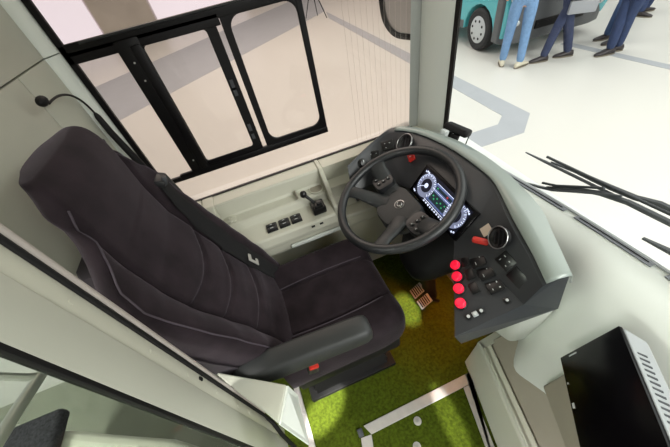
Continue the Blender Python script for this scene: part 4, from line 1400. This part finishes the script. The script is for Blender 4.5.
def person(label, footL, footR, yaw, trouser, coat, shoe, height=1.75, coat_len=0.0, toeL=None, toeR=None, lean=0.0):
    """standing figure; footL / footR are ankle points on the floor, yaw is where it faces"""
    s = height / 1.75
    fx = Vector((math.cos(yaw), math.sin(yaw), 0)); lx = Vector((-math.sin(yaw), math.cos(yaw), 0)); up = Vector((0, 0, 1))
    FL = Vector((footL[0], footL[1], GZ)); FRt = Vector((footR[0], footR[1], GZ))
    mid = (FL + FRt) / 2
    root = thing('person', label, 'person', (mid.x, mid.y, GZ))
    pel = mid + up * 0.93 * s + fx * lean * 0.3
    hipL, hipR = pel + lx * 0.09 * s - up * 0.05 * s, pel - lx * 0.09 * s - up * 0.05 * s
    ankL, ankR = FL + up * 0.09 * s, FRt + up * 0.09 * s
    knL = (hipL + ankL) / 2 + fx * 0.03 + up * 0.02; knR = (hipR + ankR) / 2 + fx * 0.03 + up * 0.02
    waist = pel + up * 0.16 * s; chest = pel + up * 0.38 * s + fx * lean * 0.3; neckb = pel + up * 0.56 * s + fx * lean * 0.5
    neck = neckb + up * 0.07 * s; head = neck + up * 0.11 * s + fx * 0.015; crown = head + up * 0.09 * s
    shL, shR = neckb + lx * 0.17 * s - up * 0.03, neckb - lx * 0.17 * s - up * 0.03
    elL, elR = shL - up * 0.29 * s + lx * 0.05 - fx * 0.02, shR - up * 0.29 * s - lx * 0.05 - fx * 0.02
    wrL, wrR = elL - up * 0.22 * s + fx * 0.10, elR - up * 0.22 * s + fx * 0.10
    haL, haR = wrL - up * 0.08 * s + fx * 0.03, wrR - up * 0.08 * s + fx * 0.03
    tL = FL + (toeL or fx) * 0.12 * s + up * 0.04; tR = FRt + (toeR or fx) * 0.12 * s + up * 0.04
    V_ = [pel, waist, chest, neckb, neck, head, crown, hipL, knL, ankL, hipR, knR, ankR, shL, elL, wrL, haL, shR, elR, wrR, haR]
    E_ = [(0, 1), (1, 2), (2, 3), (3, 4), (4, 5), (5, 6), (0, 7), (7, 8), (8, 9), (0, 10), (10, 11), (11, 12), (3, 13), (13, 14), (14, 15), (15, 16), (3, 17), (17, 18), (18, 19), (19, 20)]
    R_ = [0.125, 0.115, 0.135, 0.085, 0.052, 0.082, 0.06, 0.078, 0.052, 0.036, 0.078, 0.052, 0.036, 0.052, 0.038, 0.028, 0.03, 0.052, 0.038, 0.028, 0.03]
    R_ = [r * s for r in R_]
    skin_mesh('body', V_, E_, R_, M['skin'], root, sub=1)
    # trousers
    TV = [pel + up * 0.10 * s, pel, hipL, knL, ankL - up * 0.035, hipR, knR, ankR - up * 0.035, (hipL + knL) / 2, (hipR + knR) / 2, (knL + ankL) / 2, (knR + ankR) / 2]
    TE = [(0, 1), (1, 2), (2, 8), (8, 3), (3, 10), (10, 4), (1, 5), (5, 9), (9, 6), (6, 11), (11, 7)]
    TR_ = [0.135 * s, 0.14 * s, 0.095 * s, 0.072 * s, 0.058 * s, 0.095 * s, 0.072 * s, 0.058 * s, 0.086 * s, 0.086 * s, 0.066 * s, 0.066 * s]
    skin_mesh('trousers', TV, TE, TR_, M[trouser], root, root=1)
    # jacket
    hem = pel - up * (0.02 + coat_len) * s
    JV = [hem, waist, chest, neckb + up * 0.02, shL, elL, wrL, shR, elR, wrR]
    JE = [(0, 1), (1, 2), (2, 3), (3, 4), (4, 5), (5, 6), (3, 7), (7, 8), (8, 9)]
    JR = [0.175 * s, 0.15 * s, 0.165 * s, 0.10 * s, 0.075 * s, 0.056 * s, 0.045 * s, 0.075 * s, 0.056 * s, 0.045 * s]
    skin_mesh('jacket', JV, JE, JR, M[coat], root, root=1)
    b = MB(); b.sphere(head + up * 0.035 * s - fx * 0.015, 0.098 * s, (1, 0.92, 1.0), Euler((0, 0, yaw)).to_matrix())
    part(b, 'hair', M['hair'], root)
    b = MB()
    for sgn in (1, -1):
        b.sphere(head + fx * 0.088 * s + lx * 0.032 * sgn + up * 0.0, 0.011, n=8)
    part(b, 'eyes', M['rubber'], root)
    b = MB(); b.sphere(head + fx * 0.098 * s - up * 0.03, 0.016, (1, 0.8, 1.4), n=8); b.sphere(head + fx * 0.086 * s - up * 0.068, 0.018, (0.6, 1.3, 0.35), n=8)
    part(b, 'face', M['skin'], root)
    for F, T in ((FL, toeL or fx), (FRt, toeR or fx)):
        T = Vector(T).normalized(); S = Vector((-T.y, T.x, 0))
        rings = []
        for (a, w, h) in ((-0.085, 0.022, 0.050), (-0.07, 0.036, 0.085), (-0.02, 0.040, 0.098), (0.04, 0.043, 0.080), (0.10, 0.048, 0.060), (0.16, 0.042, 0.045), (0.195, 0.022, 0.030)):
            ring = []
            for k in range(14):
                an = 2 * PI * k / 14
                ring.append(F + T * a * s + S * (w * math.cos(an)) * s + up * (0.014 + (h - 0.012) * (0.5 + 0.5 * math.sin(an))) * s)
            rings.append(ring)
        b = MB(); b.loft(rings)
        sh = part(b, 'shoe', M[shoe], root, angle=60)
        b = MB()
        b.loft([[F + T * a * s + S * w * s + up * z for a, w in ((-0.088, -0.02), (-0.05, -0.038), (0.10, -0.050), (0.17, -0.035), (0.20, 0.0), (0.17, 0.035), (0.10, 0.050), (-0.05, 0.038), (-0.088, 0.02))] for z in (0.001, 0.016)])
        part(b, 'sole', M['sole'], sh, smooth=False)
    return root
person('person in light blue jeans and cream shoes standing in front of the van', (4.17, 4.15), (4.28, 3.90), 0.9, 'denim_light', 'shirt', 'shoe_light', 1.78, toeR=Vector((1.0, 0.15, 0)))
person('person in navy trousers and dark shoes holding a grey folder', (5.05, 3.74), (4.67, 3.84), 1.6, 'navy', 'coat', 'shoe_dark', 1.76, 0.05, toeL=Vector((-0.6, 0.3, 0)), toeR=Vector((-0.9, 0.3, 0)))
person('person in dark blue jeans under a long dark coat standing on the floor seam', (5.62, 3.40), (5.44, 3.38), 2.7, 'denim_dark', 'coat', 'shoe_dark', 1.80, 0.18, toeL=Vector((-0.9, 0.4, 0)), toeR=Vector((-0.95, 0.3, 0)))
person('person in mid blue jeans half hidden behind the one in a long coat', (5.98, 3.86), (5.88, 3.64), 2.75, 'jean_mid', 'coat', 'shoe_dark', 1.76, 0.0, toeL=Vector((-0.95, 0.3, 0)), toeR=Vector((-0.95, 0.3, 0)))
person('person in blue jeans standing farthest right on the hall floor', (7.22, 4.25), (7.48, 4.35), 0.2, 'denim_dark', 'coat', 'shoe_dark', 1.74, 0.0, toeL=Vector((0.2, -0.9, 0)), toeR=Vector((0.95, -0.2, 0)))
bag = thing('folder', 'grey folder with a dark band carried by the person in navy trousers', 'folder', (4.87, 3.62, 0.0))
rt = Euler((0, 0, -0.55)).to_matrix()
b = MB(); b.box((4.87, 3.62, 0.17), (0.34, 0.06, 0.26), rt, bevel=0.01)
fb = part(b, 'cover', M['bag'], bag)
b = MB(); b.box((4.87, 3.62, 0.215), (0.345, 0.064, 0.03), rt)
part(b, 'band', M['vent'], bag, smooth=False)

o = MB().box((-1.0, 0.0, 2.12), (3.9, 2.5, 0.06)).build('ceiling', M['wall'], smooth=False); structure(o)
# ------------------------------------------------------------------ LIGHT
w = bpy.data.worlds.new('hall'); scene.world = w; w.use_nodes = True
bg = w.node_tree.nodes['Background']
bg.inputs['Color'].default_value = (1.0, 0.985, 0.965, 1)
bg.inputs['Strength'].default_value = 0.50

def area(nm, loc, target, sx, sy, power, col=(1, 1, 1)):
    l = bpy.data.lights.new(nm, 'AREA'); l.shape = 'RECTANGLE'; l.size = sx; l.size_y = sy; l.energy = power; l.color = col
    ob = bpy.data.objects.new(nm, l); COL.objects.link(ob)
    ob.location = loc
    ob.rotation_euler = (Vector(target) - Vector(loc)).to_track_quat('-Z', 'Y').to_euler()
    return ob
def spot(nm, loc, target, power, ang, blend=0.15, size=0.05, col=(1, 1, 1)):
    l = bpy.data.lights.new(nm, 'SPOT'); l.energy = power; l.spot_size = math.radians(ang); l.spot_blend = blend; l.shadow_soft_size = size; l.color = col
    ob = bpy.data.objects.new(nm, l); COL.objects.link(ob)
    ob.location = loc
    ob.rotation_euler = (Vector(target) - Vector(loc)).to_track_quat('-Z', 'Y').to_euler()
    return ob
area('hall_lights_front', (7, 1, 6.5), (3, 2, -0.6), 6, 8, 420, (0.97, 1.0, 0.97))
area('hall_lights_side', (1, 9, 6.5), (1, 6, -0.6), 8, 6, 620, (1.0, 0.95, 0.90))
area('hall_lights_door', (2.8, -5.5, 5.0), (0.6, 0.8, 1.0), 5, 4, 800, (1.0, 1.0, 0.97))
area('passenger_fill', (-1.9, -0.3, 2.06), (-1.9, -0.3, 0), 0.4, 1.2, 100, (1.0, 0.98, 0.94))  # added fill, no fitting modelled; brightens the area behind the partition glass
# narrow spots added to lay single bright patches on floor and bracket
sl = spot('patch_spot', (2.2, -3.0, 3.6), (-0.17, 0.41, 0.0), 12000, 1.5, 0.15, 0.015, (1.0, 0.98, 0.92))
sl.scale = (1.7, 0.6, 1.0)
spot('patch_spot', (0.0, -4.0, 4.2), (0.40, 0.68, 0.0), 9000, 1.2, 0.2, 0.02, (1.0, 0.98, 0.92))
spot('patch_spot', (0.0, -4.0, 4.2), (0.31, 0.17, 0.0), 4500, 1.6, 0.15, 0.015, (1.0, 0.98, 0.92)).scale = (0.5, 1.3, 1.0)
spot('patch_spot', (-0.5, -3.5, 3.0), (0.60, 0.26, 0.42), 3500, 1.5, 0.3, 0.02, (1.0, 0.98, 0.92))
# added warm spot without a fitting, tints the footwell floor orange
spot('footwell_tint', (0.52, 0.60, 0.44), (0.46, 0.60, 0.0), 9, 95, 0.8, 0.03, (1.0, 0.30, 0.06))

# ------------------------------------------------------------------ CAMERA
R = Matrix(((0.92558629, -0.35571045, 0.12946081), (-0.34022682, -0.63182297, 0.69645205), (-0.16593896, -0.6886725, -0.70582891)))
right, down, fwd = R.col[0], R.col[1], R.col[2]
cam = bpy.data.cameras.new('camera')
cam.sensor_fit = 'HORIZONTAL'; cam.sensor_width = 36.0
cam.lens = 292.177 / 670 * 36.0
cam.shift_y = 0.0
cam.clip_start = 0.01; cam.clip_end = 200
co = bpy.data.objects.new('camera', cam); COL.objects.link(co)
mx = Matrix((right, -down, -fwd)).transposed().to_4x4()
mx.translation = (0, 0, 1.5)
co.matrix_world = mx
scene.camera = co

scene.view_settings.view_transform = 'Standard'
scene.view_settings.look = 'None'
scene.view_settings.gamma = 1.0
scene.view_settings.use_curve_mapping = False
scene.view_settings.exposure = 0.0
